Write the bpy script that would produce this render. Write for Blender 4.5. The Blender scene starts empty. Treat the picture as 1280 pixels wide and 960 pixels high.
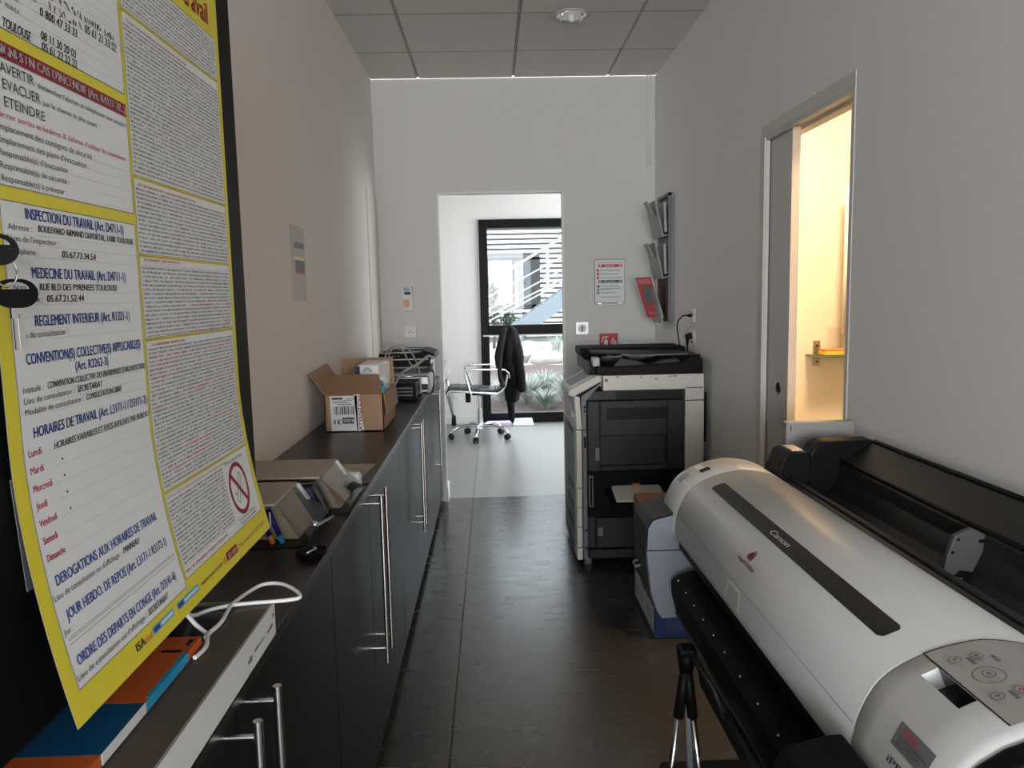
import bpy, bmesh, math, random
from math import sin, cos, pi, radians
from mathutils import Vector, Matrix
random.seed(7)
SC = bpy.context.scene
COL = SC.collection

# ------------------------------------------------------------------ camera
PITCH, YAW, ROLL, FPX, CAMZ = 0.1162, 0.0232, 0.0209, 972.57, 1.3802
cam_d = bpy.data.cameras.new('camera'); cam = bpy.data.objects.new('camera', cam_d); COL.objects.link(cam)
cam_d.sensor_fit = 'HORIZONTAL'; cam_d.sensor_width = 36.0; cam_d.lens = 36.0 * FPX / 1280.0
cam_d.clip_start = 0.02; cam_d.clip_end = 400
_f = Vector((sin(YAW)*cos(PITCH), cos(YAW)*cos(PITCH), -sin(PITCH)))
_r = Vector((cos(YAW), -sin(YAW), 0)); _u = _r.cross(_f)
_r2 = cos(ROLL)*_r - sin(ROLL)*_u; _u2 = sin(ROLL)*_r + cos(ROLL)*_u
cam.matrix_world = Matrix(((_r2.x,_u2.x,-_f.x,0),(_r2.y,_u2.y,-_f.y,0),(_r2.z,_u2.z,-_f.z,CAMZ),(0,0,0,1)))
SC.camera = cam

# ------------------------------------------------------------------ sky, sun, lamps, exposure
SC.view_settings.view_transform = 'Standard'; SC.view_settings.look = 'None'
SC.view_settings.gamma = 1.0; SC.view_settings.use_curve_mapping = False
SC.view_settings.exposure = 0.0
SKY, SUN, REAR, BATH, OFFICE = 5.0, 3.5, 405.0, 40.0, 60.0
world = bpy.data.worlds.new('sky'); SC.world = world; world.use_nodes = True
bg = world.node_tree.nodes['Background']
bg.inputs[0].default_value = (0.86, 0.93, 1.0, 1); bg.inputs[1].default_value = SKY
def add_light(name, kind, loc, direction, energy, color, sx=1, sy=1, portal=False):
    d = bpy.data.lights.new(name, kind); d.energy = energy; d.color = color
    if kind == 'AREA':
        d.shape = 'RECTANGLE'; d.size = sx; d.size_y = sy
        if portal: d.cycles.is_portal = True
    o = bpy.data.objects.new(name, d); COL.objects.link(o); o.location = loc
    o.rotation_euler = Vector(direction).to_track_quat('-Z', 'Y').to_euler()
    return o
sun = add_light('sun', 'SUN', (0,0,30), (0.35, 0.8, -0.75), SUN, (1.0, 0.95, 0.88)); sun.data.angle = radians(3)
add_light('window_portal', 'AREA', (0.85, 8.42, 1.05), (0,-1,0), 1, (1,1,1), 2.0, 2.2, portal=True)
add_light('rear_fill_light', 'AREA', (0.15, -6.15, 1.7), (0,1,-0.02), REAR, (0.96,0.98,1.0), 5.0, 1.8)  # added fill behind the camera, widened to brighten both side walls
add_light('office_fill_light', 'AREA', (2.84, 6.75, 1.6), (-1,0,0), OFFICE, (0.95,0.98,1.0), 2.2, 1.6)  # added fill to brighten the office; its side window is invented

# ------------------------------------------------------------------ materials
def mat(name, col, rough=0.5, metal=0.0, var=0.06, scale=30.0, bump=0.0, spec=0.5, trans=0.0, alpha=1.0, coat=0.0, emit=None, estr=0.0, ior=1.45):
    m = bpy.data.materials.new(name); m.use_nodes = True
    nt = m.node_tree; b = nt.nodes['Principled BSDF']
    b.inputs['Roughness'].default_value = rough; b.inputs['Metallic'].default_value = metal
    b.inputs['Specular IOR Level'].default_value = spec; b.inputs['IOR'].default_value = ior
    b.inputs['Transmission Weight'].default_value = trans; b.inputs['Alpha'].default_value = alpha
    b.inputs['Coat Weight'].default_value = coat
    tc = nt.nodes.new('ShaderNodeTexCoord'); no = nt.nodes.new('ShaderNodeTexNoise')
    no.inputs['Scale'].default_value = scale; no.inputs['Detail'].default_value = 4
    nt.links.new(tc.outputs['Object'], no.inputs['Vector'])
    mx = nt.nodes.new('ShaderNodeMix'); mx.data_type = 'RGBA'
    nt.links.new(no.outputs['Fac'], mx.inputs[0])
    mx.inputs[6].default_value = tuple(c*(1-var) for c in col[:3]) + (1,)
    mx.inputs[7].default_value = tuple(min(1, c*(1+var)) for c in col[:3]) + (1,)
    nt.links.new(mx.outputs[2], b.inputs['Base Color'])
    if bump:
        bp = nt.nodes.new('ShaderNodeBump'); bp.inputs['Strength'].default_value = bump; bp.inputs['Distance'].default_value = 0.002
        nt.links.new(no.outputs['Fac'], bp.inputs['Height']); nt.links.new(bp.outputs[0], b.inputs['Normal'])
    if emit:
        b.inputs['Emission Color'].default_value = (*emit, 1); b.inputs['Emission Strength'].default_value = estr
    return m
M = {}
M['wall'] = mat('white wall paint', (.83,.815,.79), .75, var=.02, scale=60, bump=.15)  # lightened to stand in for stronger light on the side wall
M['wallback_dim'] = mat('white wall paint toned for light', (.71,.695,.67), .75, var=.02, scale=60, bump=.15)  # same paint as the side wall, toned down to balance the light
M['wall_warm_light'] = mat('wall paint with warm light tint', (.86,.79,.75), .75, var=.02, scale=60, bump=.15)  # warm spill of the washroom lamp painted into a white wall
M['tile'] = mat('ceiling tile', (.74,.72,.68), .9, var=.03, scale=200, bump=.1)
M['tgap'] = mat('ceiling rail', (.10,.10,.095), .6)
M['tjoint'] = mat('ceiling joint', (.30,.29,.27), .7)
M['white'] = mat('white lacquer', (.80,.80,.79), .4, var=.02)
M['cream'] = mat('cream trim', (.68,.63,.56), .45, var=.02)
M['trimgrey'] = mat('trim paint', (.66,.64,.60), .65, var=.02, spec=.3)
M['casing'] = mat('pale casing paint', (.76,.71,.64), .6, var=.02)
M['bathwall'] = mat('bathroom wall', (.82,.76,.66), .7, var=.02)
M['doorgrey'] = mat('grey door', (.60,.58,.56), .45, var=.03)
M['winframe'] = mat('black aluminium', (.0045,.0045,.005), .45, var=.1, spec=.2)
M['worktop'] = mat('wenge worktop', (.014,.010,.009), .30, var=.25, scale=12, spec=.4)
M['cabdoor'] = mat('anthracite laminate', (.008,.0076,.0074), .33, var=.08, scale=20, spec=.22)
M['black'] = mat('black plastic', (.0045,.0045,.005), .45, var=.1, spec=.14)
M['blackmat'] = mat('matt black plastic', (.006,.006,.0065), .6, var=.15, scale=90, bump=.2, spec=.12)
M['blackmetal'] = mat('black sheet metal', (.004,.0045,.005), .5, var=.1, spec=.14)
M['dkgrey'] = mat('dark grey plastic', (.014,.0148,.017), .5, var=.06)
M['midgrey'] = mat('mid grey plastic', (.16,.165,.175), .5, var=.04)
M['skytint_grey'] = mat('grey plastic with sky tint', (.21,.225,.26), .42, var=.04)  # blue cast of sky light painted into grey plastic
M['ltgrey'] = mat('light grey plastic', (.50,.49,.47), .45, var=.03)
M['offwhite'] = mat('off white plastic', (.62,.60,.55), .45, var=.03)
M['silver'] = mat('silver painted plastic', (.62,.62,.615), .36, metal=.2, var=.02, scale=300)
M['panelgrey'] = mat('control panel grey', (.46,.45,.43), .4, metal=.2, var=.02)
M['chrome'] = mat('chrome', (.80,.80,.81), .1, metal=1, var=.02)
M['steel'] = mat('brushed steel', (.62,.61,.60), .27, metal=1, var=.05)
M['alu'] = mat('aluminium', (.50,.50,.50), .4, metal=.9, var=.05)
M['yellow'] = mat('poster yellow', (.78,.66,.05), .4, var=.02)
M['paper'] = mat('white paper', (.80,.80,.80), .5, var=.02)
M['ptext'] = mat('black ink', (.03,.03,.035), .5)
M['pgrey'] = mat('grey ink', (.16,.16,.17), .5)
M['pline'] = mat('pale rule ink', (.55,.56,.57), .5)
M['pblue'] = mat('blue ink', (.028,.075,.33), .5)
M['plblue'] = mat('light blue ink', (.10,.40,.70), .5)
M['pred'] = mat('red ink', (.55,.06,.07), .5)
M['pdred'] = mat('dark red ink', (.30,.015,.03), .5)
M['red'] = mat('sign red', (.50,.012,.025), .4)
M['green'] = mat('sign green', (.02,.13,.06), .4)
M['kraft'] = mat('kraft cardboard', (.40,.255,.165), .8, var=.10, scale=25, bump=.1)
M['kraft_shaded'] = mat('kraft cardboard shaded', (.25,.145,.085), .85, var=.1, scale=25)  # same kraft board with the front flap's shade painted in
M['kraftlt'] = mat('pale kraft paper', (.42,.34,.27), .8, var=.1, scale=40)
M['orange'] = mat('orange print', (.62,.12,.025), .4, var=.03)
M['blue'] = mat('blue print', (.008,.085,.21), .4, var=.04)
M['cyan'] = mat('light blue print', (.03,.33,.55), .4)
M['bluebox'] = mat('blue carton', (.007,.020,.085), .5, var=.06)
M['penblue'] = mat('pen blue', (.01,.03,.22), .3)
M['pencyan'] = mat('pen cyan', (.02,.30,.55), .3)
M['penorange'] = mat('pen orange', (.75,.22,.03), .3)
M['cable'] = mat('grey cable', (.38,.38,.38), .4)
M['cablew'] = mat('white cable', (.80,.80,.79), .35)
M['fabric'] = mat('black wool', (.010,.010,.011), .95, var=.5, scale=60, bump=.6, spec=.2)
M['leather'] = mat('dark grey leather', (.045,.047,.055), .38, var=.15, scale=80, bump=.2)
M['rubber'] = mat('black rubber', (.010,.010,.010), .7)
M['brass'] = mat('satin nickel', (.42,.38,.32), .35, metal=.9)
M['sponge'] = mat('yellow sponge', (.85,.55,.12), .9, var=.2, scale=200, bump=.5)
M['spongeo'] = mat('orange scourer', (.80,.25,.06), .9, var=.2, scale=200)
M['sky_film'] = mat('light blue film', (.35,.55,.72), .25, alpha=.9)
M['lilac'] = mat('lilac paper', (.74,.62,.78), .5)
M['palesky'] = mat('pale blue paper', (.70,.80,.88), .5)
M['extwhite'] = mat('white cladding', (.62,.62,.62), .5, var=.02)
M['extgrey'] = mat('grey cladding gap', (.13,.132,.135), .7)
M['extframe'] = mat('far grey frame', (.018,.019,.021), .5)
M['extsteel'] = mat('galvanised steel', (.17,.20,.23), .5, metal=.2)
M['extglass'] = mat('far window glass', (.10,.11,.12), .08, spec=.8)
M['mulch'] = mat('bark mulch', (.080,.056,.048), .95, var=.6, scale=30, bump=1)
M['gravel'] = mat('pale gravel', (.40,.375,.34), .95, var=.25, scale=10)
M['stone'] = mat('pale stone', (.27,.26,.245), .9, var=.25, scale=8, bump=.6)
M['leaf'] = mat('grey green leaf', (.33,.38,.33), .6, var=.3, scale=8)
M['leafdk'] = mat('dark leaf', (.04,.055,.035), .7, var=.4, scale=6)
M['bark'] = mat('bark', (.10,.07,.05), .9)
# floor: dark resilient sheet with faint mottling and scuffs
def floor_material():
    m = mat('grey resilient floor', (.040,.037,.033), .36, var=.06, scale=3, spec=.75)
    nt = m.node_tree; b = nt.nodes['Principled BSDF']
    tc = nt.nodes.new('ShaderNodeTexCoord'); n2 = nt.nodes.new('ShaderNodeTexNoise'); n2.inputs['Scale'].default_value = 9; n2.inputs['Detail'].default_value = 2
    mp = nt.nodes.new('ShaderNodeMapping'); mp.inputs['Scale'].default_value = (.7, 2.2, 1); nt.links.new(tc.outputs['Object'], mp.inputs[0]); nt.links.new(mp.outputs[0], n2.inputs['Vector'])
    r = nt.nodes.new('ShaderNodeMapRange'); r.inputs[1].default_value = .0; r.inputs[2].default_value = 1.0; r.inputs[3].default_value = .20; r.inputs[4].default_value = .32
    nt.links.new(n2.outputs['Fac'], r.inputs[0]); nt.links.new(r.outputs[0], b.inputs['Roughness'])
    bp = nt.nodes.new('ShaderNodeBump'); bp.inputs['Strength'].default_value = .06; bp.inputs['Distance'].default_value = .0005
    nt.links.new(n2.outputs['Fac'], bp.inputs['Height']); nt.links.new(bp.outputs[0], b.inputs['Normal'])
    return m
M['floor'] = floor_material()
M['floorlt'] = mat('pale grey office floor', (.28,.28,.275), .32, var=.06, scale=4, spec=.5)
def glass_material(name, tint=(1,1,1), rough=.02, ior=1.45):
    m = bpy.data.materials.new(name); m.use_nodes = True; nt = m.node_tree; nt.nodes.clear()
    o = nt.nodes.new('ShaderNodeOutputMaterial'); t = nt.nodes.new('ShaderNodeBsdfTransparent'); t.inputs[0].default_value = (*tint,1)
    g = nt.nodes.new('ShaderNodeBsdfGlossy'); g.inputs['Roughness'].default_value = rough
    f = nt.nodes.new('ShaderNodeFresnel'); f.inputs[0].default_value = ior
    x = nt.nodes.new('ShaderNodeMixShader')
    ge = nt.nodes.new('ShaderNodeNewGeometry'); mu = nt.nodes.new('ShaderNodeMath'); mu.operation = 'SUBTRACT'; mu.use_clamp = True
    nt.links.new(f.outputs[0], mu.inputs[0]); nt.links.new(ge.outputs['Backfacing'], mu.inputs[1]); nt.links.new(mu.outputs[0], x.inputs[0]); nt.links.new(t.outputs[0], x.inputs[1]); nt.links.new(g.outputs[0], x.inputs[2]); nt.links.new(x.outputs[0], o.inputs[0])
    return m
M['pane'] = glass_material('window glass', (.95,.97,.97))
M['tumbler'] = glass_material('clear tumbler glass', (.97,.97,.97), rough=.05, ior=1.12)
M['clear'] = glass_material('clear plastic', (.86,.85,.83), rough=.15, ior=1.22)
M['greyfilm'] = glass_material('smoky plastic', (.80,.78,.76), rough=.2, ior=1.2)
M['bluefilm'] = glass_material('blue clear plastic', (.16,.19,.45), rough=.1)
M['greenglass'] = glass_material('green edge glass', (.55,.72,.55))
# small print: rows of broken dark marks, laid out with the sheet's own uv in metres
def smallprint(name, ink, pitch=.0052, thr=.42):
    m = bpy.data.materials.new(name); m.use_nodes = True; nt = m.node_tree; b = nt.nodes['Principled BSDF']; b.inputs['Roughness'].default_value = .5
    N = nt.nodes.new; L = nt.links.new
    uv = N('ShaderNodeUVMap'); uv.uv_map = 'sheet'; sx = N('ShaderNodeSeparateXYZ'); L(uv.outputs[0], sx.inputs[0])
    def mt(op, a, bb=None):
        n = N('ShaderNodeMath'); n.operation = op
        for i, v in enumerate((a, bb)):
            if v is None: continue
            if isinstance(v, (int, float)): n.inputs[i].default_value = v
            else: L(v, n.inputs[i])
        return n.outputs[0]
    row = mt('DIVIDE', sx.outputs[1], pitch); fr = mt('FRACT', row); fl = mt('FLOOR', row)
    inrow = mt('MULTIPLY', mt('GREATER_THAN', fr, .22), mt('LESS_THAN', fr, .74))
    cx = N('ShaderNodeCombineXYZ'); L(mt('MULTIPLY', sx.outputs[0], 330.0), cx.inputs[0]); L(mt('MULTIPLY', fl, 7.31), cx.inputs[1]); L(mt('MULTIPLY', fr, 1.6), cx.inputs[2])
    no = N('ShaderNodeTexNoise'); no.inputs['Scale'].default_value = 1.0; no.inputs['Detail'].default_value = 2; L(cx.outputs[0], no.inputs['Vector'])
    msk = mt('MULTIPLY', inrow, mt('GREATER_THAN', no.outputs['Fac'], thr))
    mx = N('ShaderNodeMix'); mx.data_type = 'RGBA'; L(msk, mx.inputs[0]); mx.inputs[6].default_value = (.72,.72,.72,1); mx.inputs[7].default_value = (*ink,1)
    L(mx.outputs[2], b.inputs['Base Color']); return m
M['small'] = smallprint('small grey print', (.27,.27,.28), thr=.45)
M['smallred'] = smallprint('small red print', (.55,.16,.15), thr=.45)

# ------------------------------------------------------------------ mesh helpers
ORG = {}
def base(o):
    return ORG.get(o.name, Vector((0,0,0)))
def box(bm, x0,x1,y0,y1,z0,z1, bev=0.0, mi=0, seg=2):
    vs = [bm.verts.new(p) for p in ((x0,y0,z0),(x1,y0,z0),(x1,y1,z0),(x0,y1,z0),(x0,y0,z1),(x1,y0,z1),(x1,y1,z1),(x0,y1,z1))]
    fs = [bm.faces.new([vs[i] for i in q]) for q in ((0,3,2,1),(4,5,6,7),(0,1,5,4),(1,2,6,5),(2,3,7,6),(3,0,4,7))]
    for f in fs: f.material_index = mi
    if bev:
        es = list({e for f in fs for e in f.edges})
        r = bmesh.ops.bevel(bm, geom=es, offset=bev, segments=seg, affect='EDGES', profile=.5)
        for f in r['faces']: f.material_index = mi
    return vs
def quadbox(bm, pts, thick, mi=0, bev=0):
    """a slab: pts = planar loop (3-D), extruded by vector thick"""
    a = [bm.verts.new(p) for p in pts]; b = [bm.verts.new(Vector(p)+Vector(thick)) for p in pts]
    n = len(a); fs = [bm.faces.new(a[::-1]), bm.faces.new(b)]
    for i in range(n): fs.append(bm.faces.new((a[i], a[(i+1)%n], b[(i+1)%n], b[i])))
    bmesh.ops.recalc_face_normals(bm, faces=fs)
    for f in fs: f.material_index = mi
    if bev:
        r = bmesh.ops.bevel(bm, geom=list({e for f in fs for e in f.edges}), offset=bev, segments=2, affect='EDGES', profile=.5)
        for f in r['faces']: f.material_index = mi
def prism(bm, poly, ax, a0, a1, mi=0, bev=0):
    """poly: 2-D loop; ax 'x': poly=(y,z); 'y': poly=(x,z); 'z': poly=(x,y)"""
    def P(p, a): return {'x': (a,p[0],p[1]), 'y': (p[0],a,p[1]), 'z': (p[0],p[1],a)}[ax]
    th = {'x': (a1-a0,0,0), 'y': (0,a1-a0,0), 'z': (0,0,a1-a0)}[ax]
    quadbox(bm, [P(p,a0) for p in poly], th, mi, bev)
def cyl(bm, p0, p1, r0, r1=None, seg=20, mi=0, caps=True):
    p0, p1 = Vector(p0), Vector(p1); r1 = r0 if r1 is None else r1
    d = (p1-p0).normalized(); a = d.orthogonal().normalized(); b = d.cross(a)
    A = [bm.verts.new(p0+(a*cos(2*pi*i/seg)+b*sin(2*pi*i/seg))*r0) for i in range(seg)]
    B = [bm.verts.new(p1+(a*cos(2*pi*i/seg)+b*sin(2*pi*i/seg))*r1) for i in range(seg)]
    for i in range(seg):
        f = bm.faces.new((A[i],A[(i+1)%seg],B[(i+1)%seg],B[i])); f.material_index = mi; f.smooth = True
    if caps:
        bm.faces.new(A[::-1]).material_index = mi; bm.faces.new(B).material_index = mi
def spline(pts, n=8):
    pts = [Vector(p) for p in pts]; out = []
    for i in range(len(pts)-1):
        p0 = pts[max(i-1,0)]; p1 = pts[i]; p2 = pts[i+1]; p3 = pts[min(i+2,len(pts)-1)]
        for k in range(n):
            t = k/n
            out.append(.5*((2*p1)+(p2-p0)*t+(2*p0-5*p1+4*p2-p3)*t*t+(3*p1-p0-3*p2+p3)*t**3))
    out.append(pts[-1]); return out
def tube(bm, pts, r, seg=10, mi=0, smooth=0, closed=False):
    pts = [Vector(p) for p in pts]
    if smooth: pts = spline(pts, smooth)
    rings = []; prev = None
    for i, p in enumerate(pts):
        d = (pts[min(i+1,len(pts)-1)] - pts[max(i-1,0)])
        d = d.normalized() if d.length > 1e-9 else Vector((0,0,1))
        if prev is None: a = d.orthogonal().normalized()
        else:
            a = prev - d*prev.dot(d); a = a.normalized() if a.length > 1e-6 else d.orthogonal().normalized()
        prev = a; b = d.cross(a)
        rr = r(i/(len(pts)-1)) if callable(r) else r
        rings.append([bm.verts.new(p+(a*cos(2*pi*k/seg)+b*sin(2*pi*k/seg))*rr) for k in range(seg)])
    for A, B in zip(rings, rings[1:]):
        for k in range(seg):
            f = bm.faces.new((A[k],A[(k+1)%seg],B[(k+1)%seg],B[k])); f.material_index = mi; f.smooth = True
    bm.faces.new(rings[0][::-1]).material_index = mi; bm.faces.new(rings[-1]).material_index = mi
def loft(bm, rings, mi=0, cap0=True, cap1=True, smooth=True):
    R = [[bm.verts.new(p) for p in ring] for ring in rings]; n = len(R[0])
    for A, B in zip(R, R[1:]):
        for k in range(n):
            f = bm.faces.new((A[k],A[(k+1)%n],B[(k+1)%n],B[k])); f.material_index = mi; f.smooth = smooth
    if cap0: bm.faces.new(R[0][::-1]).material_index = mi
    if cap1: bm.faces.new(R[-1]).material_index = mi
def lathe(bm, prof, cx, cy, z0=0, seg=28, mi=0):
    loft(bm, [[(cx+r*cos(2*pi*i/seg), cy+r*sin(2*pi*i/seg), z0+z) for i in range(seg)] for r, z in prof], mi)
def BM(): return bmesh.new()
def build(name, bm, mats, parent=None, smooth=False, recalc=True, angle=40):
    """links bm (given in world coordinates) as ONE mesh object under parent"""
    if recalc: bmesh.ops.recalc_face_normals(bm, faces=bm.faces[:])
    org = base(parent) if parent else Vector((0,0,0))
    if org.length: bmesh.ops.translate(bm, verts=bm.verts[:], vec=-org)
    me = bpy.data.meshes.new(name); bm.to_mesh(me); bm.free()
    if not isinstance(mats, (list, tuple)): mats = [mats]
    for m in mats: me.materials.append(M[m] if isinstance(m, str) else m)
    o = bpy.data.objects.new(name, me); COL.objects.link(o)
    if smooth:
        for p in me.polygons: p.use_smooth = True
        try: me.set_sharp_from_angle(angle=radians(angle))
        except Exception: pass
    if parent: o.parent = parent; ORG[o.name] = org.copy()
    return o
def boxes(name, spec, mats, parent=None, bev=0.003):
    bm = BM()
    for s in spec: box(bm, *s[:6], bev=bev, mi=(s[6] if len(s) > 6 else 0))
    return build(name, bm, mats, parent)
def recentre(o):
    """moves a lone mesh's origin to the middle of its base"""
    me = o.data; xs = [v.co for v in me.vertices]
    lo = Vector([min(c[i] for c in xs) for i in range(3)]); hi = Vector([max(c[i] for c in xs) for i in range(3)])
    c = Vector(((lo.x+hi.x)/2, (lo.y+hi.y)/2, lo.z)); me.transform(Matrix.Translation(-c)); o.location = c; ORG[o.name] = c.copy(); return o
def tag(o, label, cat, group=None, kind=None):
    o['label'] = label; o['category'] = cat
    if group: o['group'] = group
    if kind: o['kind'] = kind
    return o
def thing(name, label, cat, loc, group=None):
    o = bpy.data.objects.new(name, None); COL.objects.link(o); o.location = loc; o.empty_display_size = .1
    ORG[o.name] = Vector(loc); return tag(o, label, cat, group)
def lone(name, bm, mats, label, cat, group=None, kind=None, smooth=False):
    o = build(name, bm, mats, None, smooth); recentre(o); return tag(o, label, cat, group, kind)
def struct(name, bm, mats, parent=None, smooth=False):
    o = build(name, bm, mats, parent, smooth)
    if not parent: o['kind'] = 'structure'
    return o
# ------------------------------------------------------------------ lettering
_TC = {}
def glyphs(s):
    if s not in _TC:
        c = bpy.data.curves.new('lettering', 'FONT'); c.body = s; c.size = 1.0; c.resolution_u = 3
        o = bpy.data.objects.new('lettering', c); COL.objects.link(o)
        bpy.context.view_layer.update()
        me = o.evaluated_get(bpy.context.evaluated_depsgraph_get()).to_mesh()
        V = [(v.co.x, v.co.y) for v in me.vertices]; F = [tuple(p.vertices) for p in me.polygons]
        o.evaluated_get(bpy.context.evaluated_depsgraph_get()).to_mesh_clear()
        bpy.data.objects.remove(o); bpy.data.curves.remove(c)
        _TC[s] = (V, F)
    return _TC[s]
CAP = .69
def letters(bm, s, fn, u0, v0, h, width=None, mi=0, shear=0.0, anchor='l', bold=0.0):
    """lays text s on a surface: fn(u,v)->point; cap height h, optionally stretched to width"""
    V, F = glyphs(s)
    if not V: return
    x0 = min(p[0] for p in V); x1 = max(p[0] for p in V); k = h/CAP
    kx = k if width is None else width/max(1e-6, x1-x0)
    w = (x1-x0)*kx; off = {'l': 0, 'c': -w/2, 'r': -w}[anchor]
    for du in ((0,) if not bold else (-bold*h, bold*h)):
        vs = [bm.verts.new(fn(u0+off+(x-x0)*kx+shear*y*k+du, v0+y*k)) for x, y in V]
        for f in F:
            try: bm.faces.new([vs[i] for i in f]).material_index = mi
            except ValueError: pass
def patch(bm, fn, u0, u1, v0, v1, mi=0, nu=1, nv=1, uvl=None):
    G = [[bm.verts.new(fn(u0+(u1-u0)*i/nu, v0+(v1-v0)*j/nv)) for i in range(nu+1)] for j in range(nv+1)]
    for j in range(nv):
        for i in range(nu):
            f = bm.faces.new((G[j][i],G[j][i+1],G[j+1][i+1],G[j+1][i])); f.material_index = mi; f.smooth = True
            if uvl:
                for l, (a, b) in zip(f.loops, ((i,j),(i+1,j),(i+1,j+1),(i,j+1))):
                    l[uvl].uv = (u0+(u1-u0)*a/nu, v0+(v1-v0)*b/nv)

# ================================================================== the setting
XL, XR, YD, H = -0.734, 1.072, 5.125, 2.739
YB, YR, YW = -.6, -6.0, 8.25
bm = BM()
box(bm, -3.6, 3.6, YR-.1, 8.42, -.14, -.004, mi=1)
for x0, x1, y0, y1 in ((-3.5,-.1595,YR,5.188), (-.1565,3.5,YR,5.188), (-3.0,-.1595,5.191,8.3), (-.1565,2.7,5.191,8.3)):
    box(bm, x0,x1,y0,y1,-.006,0, bev=.0008, seg=1, mi=(2 if y0 > 5 else 0))
struct('floor', bm, ['floor','black','floorlt'])
bm = BM(); box(bm, XL-.12, XL, YB, YD, 0, H); struct('wall_left', bm, 'wall_warm_light')
bm = BM()
box(bm, XR, XR+.10, YB, 2.34, 0, H); box(bm, XR, XR+.10, 2.34, 3.065, 1.958, H)
box(bm, XR, XR+.014, 3.065, 3.75, 0, H); box(bm, XR+.056, XR+.10, 3.065, 3.75, 0, H); box(bm, XR+.014, XR+.056, 3.065, 3.75, 1.99, H)
box(bm, XR, XR+.10, 3.75, YD, 0, H)
struct('wall_right', bm, 'wall')
DX0, DX1, DZ = -.335, .4706, 2.028
bm = BM()
box(bm, -2.7, DX0, YD, YD+.12, 0, H); box(bm, DX1, 2.7, YD, YD+.12, 0, H); box(bm, DX0, DX1, YD, YD+.12, DZ, H)
struct('wall_back', bm, 'wallback_dim')
WX0, WX1, WZ = -.125, 1.78, 2.145
bm = BM()
box(bm, -2.7, WX0, YW, YW+.16, 0, H); box(bm, WX1, 2.7, YW, YW+.16, 0, H); box(bm, WX0, WX1, YW, YW+.16, WZ, H)
struct('wall_window', bm, 'wall')
bm = BM(); box(bm, -2.8, -2.7, YD, YW+.16, 0, H); 
for q in ((2.7,2.8,YD,5.65,0,H),(2.7,2.8,7.85,YW+.16,0,H),(2.7,2.8,5.65,7.85,0,.8),(2.7,2.8,5.65,7.85,2.4,H)): box(bm,*q)  # unseen opening added for the office fill light
struct('wall_side', bm, 'wall')
bm = BM()
RX0, RX1, RZ0, RZ1 = -2.4, 2.7, .75, 2.6  # unseen opening cut wide for the rear fill light
box(bm, -3.6, RX0, YR-.1, YR, 0, H); box(bm, RX1, 3.6, YR-.1, YR, 0, H); box(bm, RX0, RX1, YR-.1, YR, 0, RZ0); box(bm, RX0, RX1, YR-.1, YR, RZ1, H)
box(bm, -3.6, -3.5, YR, YB, 0, H); box(bm, 3.5, 3.6, YR, YB, 0, H); box(bm, -3.6, XL-.12, YB-.1, YB, 0, H); box(bm, XR+.1, 3.6, YB-.1, YB, 0, H)
struct('wall_rear', bm, 'wall')
# ceilings: laid-in tiles with dark runners along the room
def ceiling(name, x0, x1, y0, y1):
    bm = BM(); box(bm, x0-.1, x1+.1, y0, y1, H+.012, H+.06, mi=1)
    xs = [x0] + [g for g in [-.434+.6*k for k in range(-5,6)] if x0 < g < x1] + [x1]
    ys = sorted([y0, y1] + [g for g in [4.578-.6*k for k in range(-8,16)] if y0 < g < y1])
    for a, b in zip(xs, xs[1:]):
        for c, d in zip(ys, ys[1:]):
            box(bm, a+(.007 if a > x0 else 0), b-(.007 if b < x1 else 0), c+.0035, d-.0035, H, H+.014, bev=.0012, seg=1)
    for g in xs[1:-1]: box(bm, g-.0022, g+.0022, y0, y1, H+.003, H+.014, mi=2)
    for g in ys[1:-1]: box(bm, x0, x1, g-.0035, g+.0035, H-.0012, H+.003, mi=3)
    struct(name, bm, ['tile','tgap','offwhite','tjoint'])
ceiling('ceiling', XL, XR, YB, YD)
bm = BM(); box(bm, -3.6, 3.6, YR-.1, YB, H, H+.08); struct('ceiling_rear', bm, 'tile')
bm = BM(); box(bm, -2.8, 2.8, YD+.12, YW+.16, H, H+.08); struct('ceiling_office', bm, 'tile')
# washroom behind the sliding door
bm = BM()
box(bm, 1.172, 2.6, 3.6, 3.7, 0, 2.5); box(bm, 2.6, 2.7, 1.5, 3.7, 0, 2.5); box(bm, 1.172, 2.6, 1.4, 1.5, 0, 2.5)
struct('wall_washroom', bm, 'bathwall')
bm = BM(); box(bm, 1.172, 2.7, 1.4, 3.7, 2.5, 2.56); struct('ceiling_washroom', bm, 'bathwall')
# architrave and lining of the sliding door
bm = BM()
for y0, y1 in ((3.065,3.112), (2.318,2.34)): box(bm, XR-(.006 if y0 > 3 else .0025), XR+.001, y0, y1, 0, 1.9575, bev=.001)
box(bm, XR-.0025, XR+.001, 2.318, 3.112, 1.958, 2.004, bev=.001)
box(bm, XR+.001, XR+.10, 2.334, 2.3405, 0, 1.958); box(bm, XR, XR+.014, 3.060, 3.067, 0, 1.958)
box(bm, XR, XR+.012, 2.34, 3.065, 1.945, 1.958); box(bm, XR+.06, XR+.10, 2.34, 3.065, 1.945, 1.958)
struct('trim_1', bm, 'trimgrey')
d1 = struct('door_1', (lambda b: (box(b, XR+.020, XR+.050, 2.852, 3.70, .012, 1.952, bev=.001), b)[1])(BM()), 'doorgrey')
bm = BM(); box(bm, XR+.0202, XR+.0502, 2.8495, 2.852, .012, 1.952); build('edge_strip', bm, 'cream', d1)
bm = BM(); cyl(bm, (XR+.0195, 2.945, 1.0), (XR+.0215, 2.945, 1.0), .030, seg=24); cyl(bm, (XR+.018, 2.945, 1.0), (XR+.0197, 2.945, 1.0), .020, seg=24, mi=1)
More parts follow.
